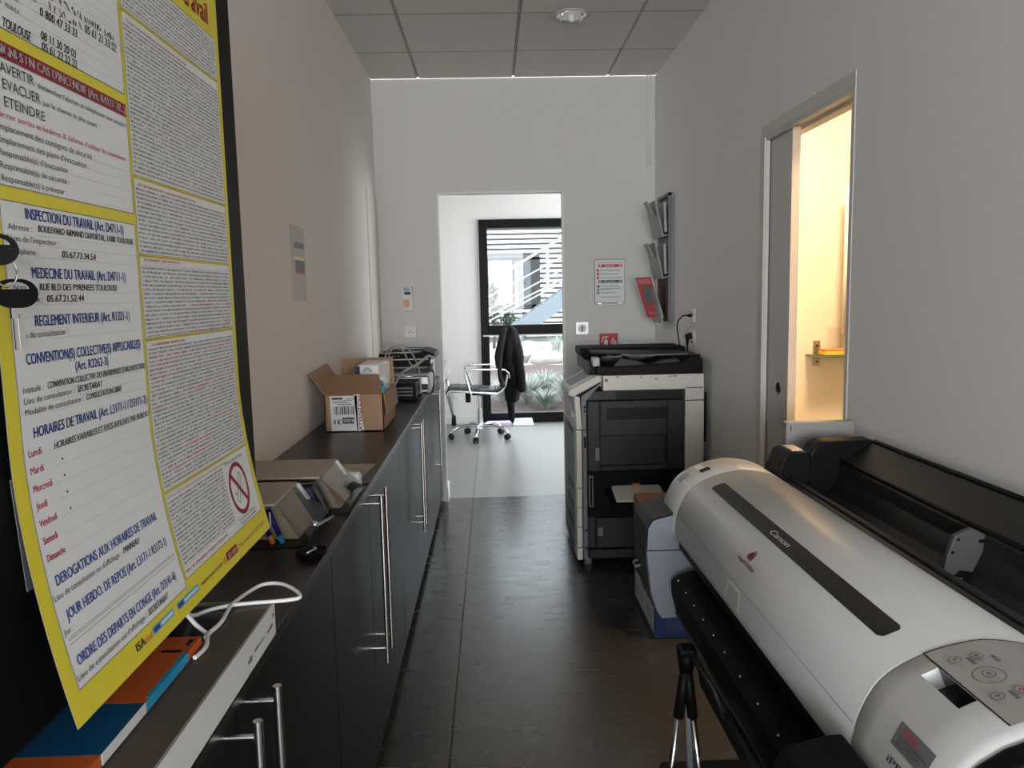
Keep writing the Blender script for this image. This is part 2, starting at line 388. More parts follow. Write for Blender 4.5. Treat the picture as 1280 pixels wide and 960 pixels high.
build('flush_handle', bm, ['steel','black'], d1)
# baseboards and the white casing foot of the doorway
bm = BM(); box(bm, DX0-.02, DX0+.012, 5.10, YD+.16, 0, .105, bev=.003); box(bm, -2.6, WX0-.06, YW-.012, YW, 0, .08, bev=.002); struct('baseboard_left', bm, 'white')
bm = BM(); box(bm, XR-.010, XR, 3.112, YD, 0, .07, bev=.002); box(bm, DX1, XR, YD-.010, YD, 0, .07, bev=.002); struct('baseboard_right', bm, 'dkgrey')
# corner beads of the doorway, and the two thin conduits in the back corner
bm = BM()
for x in (DX0, DX1): box(bm, x-.006, x+.006, YD-.003, YD+.004, 0, DZ+.006, bev=.001)
box(bm, DX0, DX1, YD-.003, YD+.004, DZ-.006, DZ+.006, bev=.001); struct('trim_2', bm, 'white')
bm = BM()
for x in (1.022, 1.040): tube(bm, [(x, YD-.006, H), (x, YD-.006, 2.165)], .0045, seg=8)
box(bm, 1.015, 1.047, YD-.012, YD, 2.155, 2.167, bev=.002); struct('trim_3', bm, 'wall')
# the white pipe casing in the far corner of the warm wall
bm = BM(); box(bm, XL, XL+.008, 4.74, YD, .85, 2.02, bev=.003); struct('trim_4', bm, 'casing')
# window 1: tall black frame with a crossbar
w1 = struct('window_1', (lambda b: ([box(b, *s, bev=.004) for s in (
    (WX0, WX0+.088, YW-.03, YW+.06, 0, WZ), (WX1-.088, WX1, YW-.03, YW+.06, 0, WZ), (.86, .93, YW-.03, YW+.06, 0, WZ),
    (WX0+.088, .86, YW-.03, YW+.06, WZ-.088, WZ), (.93, WX1-.088, YW-.03, YW+.06, WZ-.088, WZ),
    (WX0+.088, .86, YW-.03, YW+.06, 0, .108), (.93, WX1-.088, YW-.03, YW+.06, 0, .108),
    (WX0+.088, .86, YW-.045, YW+.06, .935, 1.048), (.93, WX1-.088, YW-.03, YW+.06, .935, 1.048))], b)[1])(BM()), 'winframe')
for x0, x1 in ((WX0+.088,.86), (.93,WX1-.088)):
    for z0, z1 in ((.108,.935), (1.048,WZ-.088)):
        bm = BM(); box(bm, x0, x1, YW+.01, YW+.014, z0, z1); build('glass_pane', bm, 'pane', w1)
bm = BM(); box(bm, WX0+.02, .86, YW-.055, YW-.044, .930, .946, bev=.002); build('sill_rail', bm, 'alu', w1)
w2 = struct('window_rear_added', (lambda b: ([box(b, *s, bev=.004) for s in ((RX0,RX0+.06,YR-.09,YR-.02,RZ0,RZ1),(RX1-.06,RX1,YR-.09,YR-.02,RZ0,RZ1),(RX0,RX1,YR-.09,YR-.02,RZ1-.06,RZ1),(RX0,RX1,YR-.09,YR-.02,RZ0,RZ0+.06))], b)[1])(BM()), 'winframe')  # unseen window added around the rear fill light
# ------------------------------------------------------------------ outdoors
bm = BM(); box(bm, -14, 16, 8.43, 40, -.5, -.06); struct('ground', bm, 'gravel')
bm = BM()
n = 26
G = [[bm.verts.new((-3+8*i/n, 8.6+6.7*j/14, -.055 + .06*sin(pi*j/14)+.03*random.random())) for i in range(n+1)] for j in range(15)]
for j in range(14):
    for i in range(n): bm.faces.new((G[j][i],G[j][i+1],G[j+1][i+1],G[j+1][i])).smooth = True
for i in range(n):  # closed skirt
    pass
o = lone('mulch_bed', bm, 'mulch', 'brown bark mulch bed outside the tall window', 'mulch', kind='stuff')
spots = [(.50,16.1,.30),(1.10,15.8,.30),(1.74,16.1,.32),(.85,17.1,.36)]
words_s = ['pale edging stone just past the hanging jacket, at the mulch edge','wide pale edging stone in the middle of the lower window pane, at the mulch edge','pale edging stone cut by the doorway edge, at the mulch edge','rounder pale rock standing behind the edging stones outside']
for (x,y,s), lb in zip(spots, words_s):
    bm = BM(); bmesh.ops.create_icosphere(bm, subdivisions=3, radius=1)
    rr = random.Random(int(x*100)+int(y*10))
    a,b,c = rr.random()*6, rr.random()*6, rr.random()*6
    for v in bm.verts:
        k = 1+.13*sin(3*v.co.x+a)+.12*sin(4*v.co.y+b)+.1*sin(5*v.co.z+c)
        v.co = Vector((v.co.x*s*k+x, v.co.y*s*.7*k+y, v.co.z*s*.62*k+s*.42-.08))
    lone('edging_stone', bm, 'stone', lb, 'stone', 'edging stones outside', smooth=True)
def grass_tuft(x, y, r, hgt, lb, nbl=200, m='leaf', name='ornamental_grass'):
    bm = BM(); rr = random.Random(int(x*977)+int(y*131))
    for k in range(nbl):
        a = rr.random()*2*pi; l = hgt*(.6+.6*rr.random()); out = r*(.4+.8*rr.random()); w = .006+.005*rr.random()
        d = Vector((cos(a), sin(a), 0)); s = Vector((-sin(a), cos(a), 0)); p = Vector((x,y,-.02)) + d*.05*rr.random()
        prev = None
        for i in range(6):
            t = i/5; c = p + d*out*t*(.4+.6*t) + Vector((0,0, l*(t*1.5-.75*t*t)*1.2))
            ww = w*(1-t)+.001
            cur = (bm.verts.new(c-s*ww), bm.verts.new(c+s*ww))
            if prev: bm.faces.new((prev[0],prev[1],cur[1],cur[0])).smooth = True
            prev = cur
    lone(name, bm, m, lb, 'plant', 'ornamental grasses outside', )
for a in [(.42,9.75,.34,.36,'large arching grey-green grass tuft filling the middle of the lower pane'),
          (.92,9.7,.32,.34,'arching grass tuft beside the doorway edge of the lower pane'),
          (-.16,9.5,.26,.27,'small grass tuft outside, behind the chair seat'),
          (.12,9.9,.25,.28,'grass tuft outside, directly behind the hanging jacket'),
          (.68,10.4,.30,.34,'grass tuft growing behind the two larger ones outside'),
          (.62,9.35,.26,.22,'low grass tuft outside, just above the window bottom rail')]: grass_tuft(*a)
grass_tuft(1.38, 17.0, .32, .5, 'green weed clump in front of the white clad building', 90, 'leaf', 'weed_clump')
grass_tuft(.55, 17.3, .32, .6, 'pale weed clump behind the jacket, far behind the edging stones', 90, 'leaf', 'weed_clump')
# the white clad building opposite
B = thing('building', 'white building opposite, clad in horizontal boards, seen through the tall window', 'building', (1.0, 23, -.1))
YF = 23.0
bm = BM()
box(bm, -6, 9, YF+.07, YF+.3, -.1, 6)
build('wall', bm, 'extgrey', B)
bm = BM(); z = .1; k = 0
while z < 6:
    for x0, x1 in ((-6,-.16),(1.42,9)) if .90 < z < 2.42 else ((-6,9),):
        box(bm, x0, x1, YF-.02, YF+.04, z, z+.082, bev=.006, seg=1)
    z += .1435
build('cladding', bm, 'extwhite', B)
wn = boxes('window', [(-.16,-.08,YF-.06,YF+.05,.92,2.42),(1.16,1.42,YF-.06,YF+.05,.92,2.42),(-.16,1.42,YF-.06,YF+.05,2.34,2.42),(-.16,1.42,YF-.06,YF+.05,.92,1.04),(.60,.66,YF-.06,YF+.05,.92,2.42)], 'extframe', B)
boxes('window_pane', [(-.08,.60,YF+.0,YF+.02,1.04,2.34)], 'extwhite', wn, 0)  # opaque white pane paints the sky's reflection in the glass
boxes('window_pane', [(.66,1.16,YF+.0,YF+.02,1.04,2.34)], 'extglass', wn, 0)
wn = boxes('window', [(.9,.98,YF-.06,YF+.05,.1,.82)], 'extframe', B)
# outside stair
S = thing('outdoor_stair', 'galvanised outdoor stair with white railings rising past the building', 'stair', (1.2, 18, -.1))
def ext(p, q, k): return p + (q-p)*k
pa, pb, pc, pd = Vector((0.4455,18.0000,0.6177)), Vector((1.6972,18.0000,1.4725)), Vector((1.6913,18.0000,1.0145)), Vector((0.7228,18.0000,0.6117))
dirv = (pb-pa)
bm = BM(); quadbox(bm, [pa-dirv*.25, pb+dirv*1.2, pb+dirv*1.2-Vector((0,0,.42)), pa-dirv*.25-Vector((0,0,.42))], (0,.06,0), bev=.004); build('stringer', bm, 'extsteel', S)
bm = BM(); quadbox(bm, [v+Vector((0,1.2,0)) for v in (pa-dirv*.25, pb+dirv*1.2, pb+dirv*1.2-Vector((0,0,.42)), pa-dirv*.25-Vector((0,0,.42)))], (0,.06,0)); build('stringer', bm, 'extsteel', S)
for k in range(14):
    c = pa + dirv*(-.15+k*.145) - Vector((0,0,.12))
    bm = BM(); box(bm, c.x-.14, c.x+.14, 18.06, 19.2, c.z-.02, c.z+.02, bev=.003); build('tread', bm, 'extsteel', S)
for k, (a, b) in enumerate(((Vector((0.5659,18.0000,2.0049)),Vector((1.6386,18.0000,2.6163))),(Vector((-0.0548,18.0000,1.3261)),Vector((1.6328,18.0000,2.1832))),(Vector((-0.0619,18.0000,1.0334)),Vector((1.6290,18.0000,1.8930))),(Vector((-0.0654,18.0000,0.8866)),Vector((1.6261,18.0000,1.6747))),(Vector((-0.0685,18.0000,0.7579)),Vector((1.6251,18.0000,1.6018))))):
    bm = BM()
    tube(bm, [ext(a,b,-.15), ext(a,b,2.0)], .030 if k == 0 else .015, seg=8); build('rail', bm, 'extwhite', S)
for a in (Vector((0.5659,18.0000,2.0049)),Vector((1.2878,18.0000,2.4140)),Vector((2.0071,18.0000,2.8216))):
    bm = BM(); box(bm, a.x-.03, a.x+.03, 17.95, 18.01, a.z-.95, a.z, bev=.004); build('post', bm, 'extwhite', S)
def tree(x, y, hgt, r, lb, n=260):
    t = thing('garden_tree', lb, 'tree', (x,y,-.06), 'trees behind the edging stones'); bm = BM()
    tube(bm, [(x,y,-.06),(x+.05,y,hgt*.4),(x-.03,y,hgt*.75)], lambda q: .03*(1-q)+.012); build('trunk', bm, 'bark', t)
    bm = BM(); rr = random.Random(int(100*x))
    for k in range(n):
        a, b, q = rr.random()*2*pi, rr.random()*pi, rr.random()**.4
        c = Vector((x+r*q*cos(a)*sin(b), y+r*q*sin(a)*sin(b), hgt*.62+hgt*.38*q*cos(b)))
        u = Vector((rr.uniform(-1,1),rr.uniform(-1,1),rr.uniform(-1,1))).normalized(); v = u.orthogonal().normalized(); s = .05+.05*rr.random()
        bm.faces.new([bm.verts.new(c+u*s), bm.verts.new(c+v*s*.5), bm.verts.new(c-u*s), bm.verts.new(c-v*s*.5)])
    f = build('foliage', bm, 'leafdk', t, recalc=False)
tree(.02, 20.5, 1.65, .26, 'small dark tree outside, at the jamb edge of the upper pane')
tree(.42, 21.2, 1.1, .22, 'small bush-like tree outside, below the far window')

# ================================================================== left side: base cabinets and worktop
CZ = .85; XF = -.358
bm = BM(); box(bm, XL+.001, XF, .30, 5.10, CZ-.022, CZ, bev=.0015, seg=1)
lone('worktop', bm, 'worktop', 'long black-brown worktop running along the warm wall over the base cabinets', 'worktop')
units = [(.32,1.642,1.010,'base cabinet below the white flat carton and the wall cabinet'), (1.642,2.871,2.148,'base cabinet below the pen trays, second along the worktop'),
         (2.871,4.0,3.365,'base cabinet below the open cardboard box, third along the worktop'), (4.0,5.10,4.52,'base cabinet below the stacked machines, next to the doorway')]
for y0, y1, ym, lb in units:
    c = thing('base_cabinet', 'anthracite '+lb, 'cabinet', ((XL+XF)/2, (y0+y1)/2, 0), 'base cabinets under the worktop')
    bm = BM(); box(bm, XL+.002, XF-.022, y0+.001, y1-.001, .055, CZ-.023); build('body', bm, 'blackmat', c)
    bm = BM(); box(bm, XL+.002, XF-.06, y0+.001, y1-.001, 0, .055); build('plinth', bm, 'black', c)
    for k, (a, b) in enumerate(((y0, ym), (ym, y1))):
        bm = BM(); box(bm, XF-.0215, XF-.004, a+.0015, b-.0015, .045, CZ-.024, bev=.0012, seg=1)
        d = build('door', bm, 'cabdoor', c)
        yh = ym-.046 if k == 0 else ym+.046
        bm = BM(); cyl(bm, (-.318,yh,.352), (-.318,yh,.834), .0062, seg=16)
        for z in (.395, .812): cyl(bm, (-.318,yh,z), (XF-.004,yh,z), .0042, seg=12)
        build('handle', bm, 'steel', d, smooth=True)

# ------------------------------------------------------------------ wall cabinet, keys, notice poster
wc = thing('wall_cabinet', 'black metal wall cabinet with the yellow notice poster on its front', 'cabinet', (-.58, .9, .98))
bm = BM(); box(bm, XL+.001, -.441, .46, 1.362, .985, 2.05, bev=.003); build('body', bm, 'blackmetal', wc)
bm = BM(); box(bm, -.4405, -.4245, .46, 1.362, .987, 2.048, bev=.003); cd = build('door', bm, 'blackmetal', wc)
bm = BM(); cyl(bm, (-.4245,.648,1.428), (-.415,.648,1.428), .011, seg=20); build('lock', bm, 'steel', cd)
ps_ = BM()
quadbox(ps_, [(-.4228,.6725,1.228),(-.4228,.70,1.226),(-.4228,.70,1.1235),(-.4228,.6815,1.1235)], (.0008,0,0))
lone('plastic_sleeve', ps_, 'midgrey', 'pale plastic sleeve sticking out behind the poster edge on the black cabinet', 'sleeve')

PZ, PY = .996, .673
def sheet(off=0.0):
    def fn(u, v):
        z = PZ+v; x = -.4205 + (.037*((1.25-z)/.253)**1.7 if z < 1.25 else 0)
        return (x+off, PY+u, z)
    return fn
mats = ['yellow','paper','small','smallred','ptext','pgrey','pblue','pred','pdred','plblue','pline','white']
YEL,PAP,SML,SMR,INK,GRY,BLU,RED,DRD,LBL,LIN,WHT = range(12)
bm = BM(); uvl = bm.loops.layers.uv.new('sheet')
PW, PH = .613, .865
patch(bm, sheet(0), 0, PW, 0, PH, YEL, 8, 40)
patch(bm, sheet(-.0007), PW, 0, 0, PH, PAP, 8, 40)
s1, s2, s3, s4 = sheet(.0003), sheet(.0006), sheet(.0009), sheet(.0012)
def rect(u0,u1,v0,v1,m,s=s1): patch(bm, s, u0,u1,v0,v1,m, max(1,int((u1-u0)/.05)), max(1,int((v1-v0)/.025)), uvl)
def frame(u0,u1,v0,v1,m,t=.0012,s=s2):
    for a in ((u0,u1,v0,v0+t),(u0,u1,v1-t,v1),(u0,u0+t,v0,v1),(u1-t,u1,v0,v1)): rect(*a,m,s)
rect(.018,.272,.622,.85,PAP); rect(.018,.273,.486,.597,PAP); rect(.018,.273,.028,.474,PAP)
for f4 in ((.018,.272,.622,.85),(.018,.273,.486,.597),(.018,.273,.028,.474)): frame(*f4, GRY, .0009)
rect(.003,.273,.597,.611,DRD,s1)
rect(.279,.597,.036,.783,PAP); frame(.279,.597,.036,.783, GRY, .0009)
def T(s,u0,v0,u1,h,m,sh=0.0,bold=0.0,sf=s3): letters(bm, s, sf, u0, v0, h, u1-u0, m, sh, 'l', bold)
T('du travail',.428,.797,.570,.030,RED,bold=.035)
T("CONSIGNES EN CAS D'INCENDIE (Art. R4227-28...)",.008,.600,.270,.0082,WHT,bold=.04)
T('AVERTIR',.036,.584,.087,.0088,INK); T("d\u00e9clencher l'alarme et t\u00e9l\u00e9phoner aux secours",.092,.584,.268,.0050,INK)
T('EVACUER',.038,.570,.095,.0088,INK); T('par le chemin le plus court',.099,.570,.200,.0050,INK)
T('ETEINDRE',.038,.555,.100,.0088,INK)
T("fermer portes et fen\u00eatres & d\u00e9fense d'utiliser les ascenseurs",.026,.545,.262,.0052,RED)
for s, v, u1 in (('Emplacement des consignes de s\u00e9curit\u00e9 :',.534,.188),("Emplacement des plans d'\u00e9vacuation :",.523,.176),("Responsable(s) d'\u00e9vacuation :",.512,.138),('Responsable(s) de s\u00e9curit\u00e9 :',.501,.134),('Responsable(s) \u00e0 pr\u00e9venir :',.490,.128)): T(s,.024,v,u1,.0056,INK)
for k in range(5): rect(.14 if k > 1 else .19,.268,.4895+.011*k,.4899+.011*k,LIN,s2)
def scrawl(u0,u1,v,h,seed):
    rr = random.Random(seed); u = u0
    while u < u1:
        w = h*(.35+.35*rr.random()); n = 5
        pts = [(u+w*rr.random(), v+h*rr.random()) for _ in range(n)]
        for a, b in zip(pts, pts[1:]):
            du, dv = b[0]-a[0], b[1]-a[1]; l = math.hypot(du,dv) or 1; nu_, nv_ = -dv/l*.0005, du/l*.0005
            vs = [bm.verts.new(s3(p[0]+q*nu_, p[1]+q*nv_)) for p, q in ((a,-1),(b,-1),(b,1),(a,1))]
            bm.faces.new(vs).material_index = INK
        u += w*1.15 + (h*.5 if rr.random() < .18 else 0)
scrawl(.130,.255,.675,.0085,3); scrawl(.122,.180,.664,.0085,5)
T('05 61 21 33 52',.190,.665,.258,.0085,INK,.2,.03); T('0 800 47 33 33',.107,.654,.173,.008,INK,.2,.03)
T('08 11 30 20 03',.105,.632,.167,.008,INK,.2,.03); T('05 61 22 22 22',.105,.622,.168,.008,INK,.2,.03); T('TOULOUSE',.045,.624,.087,.0085,INK,.25,.03)
for s, v in (('Secours',.672),('Commissariat',.663),('SOS gaz',.653),('SOS eau',.643)): T(s,.022,v,.030+.006*len(s),.0052,GRY)
for k in range(14): rect(.05,.266,.6205+.0112*k+.0112,.6209+.0112*k+.0112,LIN,s2)
T('INSPECTION DU TRAVAIL (Art. D4711-1)',.054,.460,.242,.0100,BLU,bold=.04)
T('Adresse :',.026,.449,.062,.0054,INK); T('BOULEVARD ARMAND DUPORTAL, 31000 TOULOUSE',.072,.450,.264,.0062,INK,.15,.04)
T("Nom de l'inspecteur :",.024,.439,.106,.0054,INK); T('T\u00e9l\u00e9phone :',.026,.428,.069,.0054,INK); T('05.67.73.34.54',.109,.428,.174,.0066,INK,.15,.04)
T('MEDECINE DU TRAVAIL (Art. D4711-1)',.056,.407,.238,.0100,BLU,bold=.04)
T('Nom :',.026,.396,.050,.0054,INK); T('RUE BLD DES PYRENEES TOULOUSE',.066,.396,.216,.0064,INK,.15,.04)
T('T\u00e9l\u00e9phone :',.026,.385,.069,.0054,INK); T('05.67.21.52.44',.076,.385,.143,.0066,INK,.15,.04)
T('REGLEMENT INTERIEUR (Art. R1321-1)',.054,.363,.241,.0100,BLU,bold=.04); T('Lieu de consultation :',.025,.353,.108,.0056,INK)
T('CONVENTION(S) COLLECTIVE(S) APPLICABLE(S)',.035,.329,.263,.0100,BLU,bold=.04); T('(Art. R2262-3)',.116,.316,.183,.0092,BLU,bold=.04)
T('Intitul\u00e9 :',.026,.304,.058,.0056,INK); T("CONVENTION COLLECTIVE DES ENTREPRISES D'ARCHITECTURE",.064,.304,.270,.0062,INK,.2,.04)
T('Lieu de consultation :',.026,.294,.110,.0056,INK); T('SECRETARIAT',.116,.294,.166,.0064,INK,.2,.04)
T('Modalit\u00e9 de consultation :',.026,.284,.126,.0056,INK); T('CONSULTATION LIBRE',.131,.284,.207,.0062,INK,.2,.04)
T('HORAIRES DE TRAVAIL (Art. L3171-1 / D3171-2)',.036,.262,.268,.0098,BLU,bold=.04)
T('HORAIRES VARIABLES ET FIXES AFFICHES PAR BUREAU',.066,.246,.270,.0064,INK,.2,.04)
for s, v, u1 in (('Lundi',.246,.045),('Mardi',.230,.045),('Mercredi',.2135,.055),('Jeudi',.1975,.042),('Vendredi',.1815,.053),('Samedi',.165,.048),('Dimanche',.1485,.055)):
    T(s,.025,v,u1,.0066,RED,0,.03); rect(.06,.266,v-.0006,v-.0002,LIN,s2)
for k, v in enumerate((.233,.217,.2005,.184)): rect(.076,.0785,v,v+.0022,INK,s3)
for v in (.447,.4375,.4265,.394,.383,.351,.302,.292,.282): rect(.07,.266,v-.0006,v-.0002,LIN,s2)
T('DEROGATIONS AUX HORAIRES DE TRAVAIL',.030,.124,.246,.0098,BLU,bold=.04)
T("Lieu de consultation ou d'affichage :",.021,.112,.150,.0056,INK); T('PANNEAU',.155,.112,.192,.0066,INK,.2,.04)
T('JOUR HEBDO. DE REPOS (Art. L3171-1 R3172-1)',.032,.090,.254,.0098,BLU,bold=.04); T('Jour :',.021,.079,.036,.0056,INK)
for v in (.0745,.0725,.0685): rect(.025,.266,v,v+.0005,GRY,s2)
T('ORDRE DES DEPARTS EN CONGE (Art. D3141-6)',.028,.047,.253,.0098,BLU,bold=.04)
T("Lieu de consultation ou d'affichage :",.021,.035,.165,.0056,INK); T('SECRETARIAT',.170,.035,.222,.0066,INK,.2,.04)
T('ISA',.126,.013,.146,.0085,INK,.1,.05); T('cod',.146,.013,.164,.0075,RED)
for u0, u1 in ((.168,.225),(.236,.304)): rect(u0,u1,.013,.021,LBL,s1); rect(u0+.002,u0+.018,.0145,.0195,BLU,s2); rect(u0+.022,u1-.003,.0155,.0185,WHT,s2)
T('www.isocod.com',.313,.014,.392,.0062,INK); T('@',.398,.014,.408,.007,RED)
rect(.412,.458,.012,.0235,DRD,s1); T('JO 1307',.417,.015,.453,.0058,WHT); T('Mise \u00e0 jour le 01 OCT 2019',.464,.014,.590,.0060,RED)
# right-hand column of small print
for v in (.720,.531,.4385,.3365,.146): rect(.279,.597,v-.0022,v+.0022,YEL,s2); rect(.279,.597,v-.0005,v+.0003,GRY,s3); rect(.279,.597,v+.0020,v+.0026,GRY,s3)
for v0, v1 in ((.725,.779),(.535,.707),(.442,.519),(.340,.428),(.150,.326)): rect(.283,.593,v0,v1,SML,s2)
for v in (.709,.521,.430,.328): rect(.288,.40 if v < .5 else .47,v,v+.005,SMR,s3)
for u0,u1,v in ((.30,.40,.312),(.29,.37,.301),(.46,.573,.3115),(.30,.36,.286),(.40,.573,.2598),(.29,.33,.2494),(.47,.56,.208),(.36,.48,.1872),(.29,.44,.1716),(.45,.56,.374),(.42,.573,.338)): rect(u0,u1,v,v+.0052,SMR,s3)
rect(.283,.478,.050,.135,SML,s2); rect(.283,.44,.040,.046,SMR,s2); rect(.283,.50,.1375,.142,SMR,s2)
NC = (.528,.091)
def ring(c, r0, r1, m, sf, seg=40):
    A = [bm.verts.new(sf(c[0]+r0*cos(2*pi*i/seg), c[1]+r0*sin(2*pi*i/seg))) for i in range(seg)]
    B_ = [bm.verts.new(sf(c[0]+r1*cos(2*pi*i/seg), c[1]+r1*sin(2*pi*i/seg))) for i in range(seg)]
    for i in range(seg): bm.faces.new((A[i],A[(i+1)%seg],B_[(i+1)%seg],B_[i])).material_index = m
ring(NC, .0335, .0405, DRD, s3)
def bar(a, b, w, m, sf):
    du, dv = b[0]-a[0], b[1]-a[1]; l = math.hypot(du,dv); n_ = (-dv/l*w/2, du/l*w/2)
    bm.faces.new([bm.verts.new(sf(p[0]+q*n_[0], p[1]+q*n_[1])) for p, q in ((a,-1),(b,-1),(b,1),(a,1))]).material_index = m
g0, g1 = (NC[0]-.014, NC[1]-.018), (NC[0]+.016, NC[1]+.019)
for d in (-.0035,.0035): bar((g0[0]+d, g0[1]-d), (g1[0]+d, g1[1]-d), .0013, INK, s2)
bar((g0[0]-.0035,g0[1]+.0035),(g0[0]+.0035,g0[1]-.0035),.0013,INK,s2); bar((g1[0]-.0035,g1[1]+.0035),(g1[0]+.0035,g1[1]-.0035),.0013,INK,s2)
bar((NC[0]-.020,NC[1]-.002),(NC[0]-.012,NC[1]-.010),.0014,INK,s2); bar((NC[0]-.022,NC[1]-.006),(NC[0]-.016,NC[1]-.003),.0012,INK,s2)
bar((NC[0]-.0255,NC[1]+.0255),(NC[0]+.0255,NC[1]-.0255),.0068,DRD,s4)
T('INTERDICTION DE FUMER',.490,.1335,.570,.0042,INK)
T('Tout contrevenant s\u2019expose \u00e0',.492,.046,.572,.0042,INK); T('des poursuites p\u00e9nales',.497,.040,.572,.0042,INK)
lone('notice_poster', bm, mats, 'yellow-bordered workplace notice poster curling off the black wall cabinet', 'poster')

def key(parent, name, c, r, bx, blade=True):
    """flat key: ring-shaped black bow in the plane spanned by bx and z, blade hanging down"""
    c = Vector(c); bx = Vector(bx).normalized(); nrm = bx.cross(Vector((0,0,1)))
    bm = BM(); outer = []; inner = []
    for i in range(36):
        a = 2*pi*i/36; s_ = .86+.14*abs(cos(a))
        outer.append(c+bx*r*cos(a)*1.0+Vector((0,0,1))*r*sin(a)*.84*s_)
    lo = [p-nrm*.0018 for p in outer]; hi = [p+nrm*.0018 for p in outer]
    # body below the slot: full lower part, thin arch above
    def arch(off):
        slot = [c+bx*r*.68*cos(a)+Vector((0,0,1))*(r*.22+r*.36*sin(a)) for a in [pi*k/12 for k in range(13)]]
        return [p+nrm*off for p in slot]
    for off, flip in ((-.0018,False),(.0018,True)):
        O = [bm.verts.new(p+nrm*off) for p in outer]; S_ = [bm.verts.new(p) for p in arch(off)]
        top = list(range(0,19))     # angles 0..pi
        # bridge the upper half of the outline to the slot
        for k in range(18):
            s0 = S_[int(k*12/18)]; s1_ = S_[int((k+1)*12/18)]
            vs = [O[k], O[k+1], s1_] + ([s0] if s1_ is not s0 else [])
            bm.faces.new(vs if not flip else vs[::-1])
        low = [O[18]] + [O[i] for i in range(19,36)] + [O[0], S_[0], S_[12]]
        bm.faces.new(low if not flip else low[::-1])
    bmesh.ops.remove_doubles(bm, verts=bm.verts[:], dist=1e-6)
    for i in range(36):
        j = (i+1) % 36
        bm.faces.new([bm.verts.new(p) for p in (lo[i],lo[j],hi[j],hi[i])])
    k = build(name, bm, 'black', parent)
    if blade:
        bm = BM(); z1 = c.z-r*.78
        t = Vector((0,0,1))
        def slab(x0,x1,za,zb,th): quadbox(bm, [c+bx*x0+t*(za-c.z)-nrm*th, c+bx*x1+t*(za-c.z)-nrm*th, c+bx*x1+t*(zb-c.z)-nrm*th, c+bx*x0+t*(zb-c.z)-nrm*th], nrm*2*th)
        slab(-.0052,.0052,z1-.008,z1+.003,.0013); slab(-.0040,.0040,z1-.034,z1-.008,.0010); slab(-.0008,.0008,z1-.034,z1-.004,.0013)
        build('blade', bm, 'steel', k)
    return k
ks = thing('key_ring', 'two black-headed keys on a wire ring hanging from the cabinet lock', 'keys', (-.41,.655,1.35))
bxv = (.62,.78,0)
k1 = key(ks, 'key_head', (-.402,.648,1.424), .0175, (.78,.62,0), blade=False)
bm = BM(); box(bm, -.424,-.414,.6468,.6492,1.421,1.427, bev=.0004); build('key_shaft', bm, 'steel', ks)
key(ks, 'key_head', (-.396,.6625,1.3885), .0165, bxv)
bm = BM(); cR = Vector((-.399,.656,1.406)); bx = Vector((.62,.78,0)).normalized()
tube(bm, [cR+bx*.0085*cos(2*pi*i/24)+Vector((0,0,.012*sin(2*pi*i/24))) for i in range(25)], .0009, seg=8); build('wire_ring', bm, 'chrome', ks)

# ------------------------------------------------------------------ flat carton with clear lid, printed box, white cable
fc = thing('flat_carton', 'long white flat carton with a clear lid lying on the worktop edge', 'carton', (-.47,.95,CZ))
bm = BM()
X0, X1, Y0, Y1, Z0, Z1 = -.600, -.354, .50, 1.190, CZ+.0005, .906
box(bm, X0, X1, Y0, Y1, Z0, Z0+.003); 
box(bm, X1-.003, X1, Y0, Y1, Z0, Z1); box(bm, X0, X0+.003, Y0, Y1, Z0, Z1); box(bm, X0, X1, Y0, Y0+.003, Z0, Z1); box(bm, X0, X1, Y1-.003, Y1, Z0, Z1)
tr = build('tray', bm, 'white', fc)
bm = BM(); box(bm, X0+.004, X1-.004, Y0+.004, Y1-.004, Z0+.0035, Z1-.004); build('lining', bm, mat('grey brown lining',(.33,.29,.26),.7), fc)
bm = BM(); box(bm, X0, X1+.0006, Y0, Y1+.0006, Z1, Z1+.0012); box(bm, X0-.0006, X0+.0004, Y0, Y1, Z0, Z1); build('clear_lid', bm, 'greyfilm', fc)
bm = BM(); lathe(bm, [(.0,0),(.034,0),(.036,.004),(.036,.008),(.030,.011),(0,.011)], -.455, 1.10, Z1-.0130); build('dark_insert', bm, 'midgrey', fc)
bm = BM(); box(bm, -.50,-.41,1.12,1.175,Z1-.0045,Z1-.002,bev=.003); build('grey_insert', bm, 'midgrey', fc)
bm = BM()
fnf = lambda u, v: (X1+.0005, 1.20-u, Z0+.006+v)
for u0, w_, v0, h_, mi in ((.03,.035,.016,.006,0),(.075,.05,.017,.005,0),(.02,.015,.030,.006,0),(.135,.020,.012,.012,0)):
    for k in range(int(w_/.006)):
        patch(bm, fnf, u0+k*.006, u0+k*.006+.0045, v0, v0+h_*(.6+.4*random.random()), 0)
build('printed_marks', bm, 'pgrey', fc)
pb = thing('printed_box', 'flat orange and blue printed box lying on the clear carton lid', 'box', (-.5,.85,.902))
bm = BM()
ZP0, ZP1, XP0, XP1, YP0, YP1 = .9078, .921, -.595, -.410, .52, 1.033
box(bm, XP0, XP1, .858, YP1, ZP0, ZP1, bev=.0008, mi=0); box(bm, XP0, XP1, .756, .858, ZP0, ZP1, bev=.0008, mi=1); box(bm, XP0, XP1, YP0, .756, ZP0, ZP1, bev=.0008, mi=0)
bm2 = bm; build('box_shell', bm2, ['orange','blue'], pb)
bm = BM(); box(bm, XP1, XP1+.0008, .858, .985, ZP0+.001, ZP1+.0002, mi=0); box(bm, XP1, XP1+.0008, .756, .858, ZP0+.001, ZP1+.0002, mi=1)
box(bm, XP1-.005, XP1, .87, .985, ZP1, ZP1+.0004, mi=0); build('spine_stripe', bm, ['cyan','white'], pb)
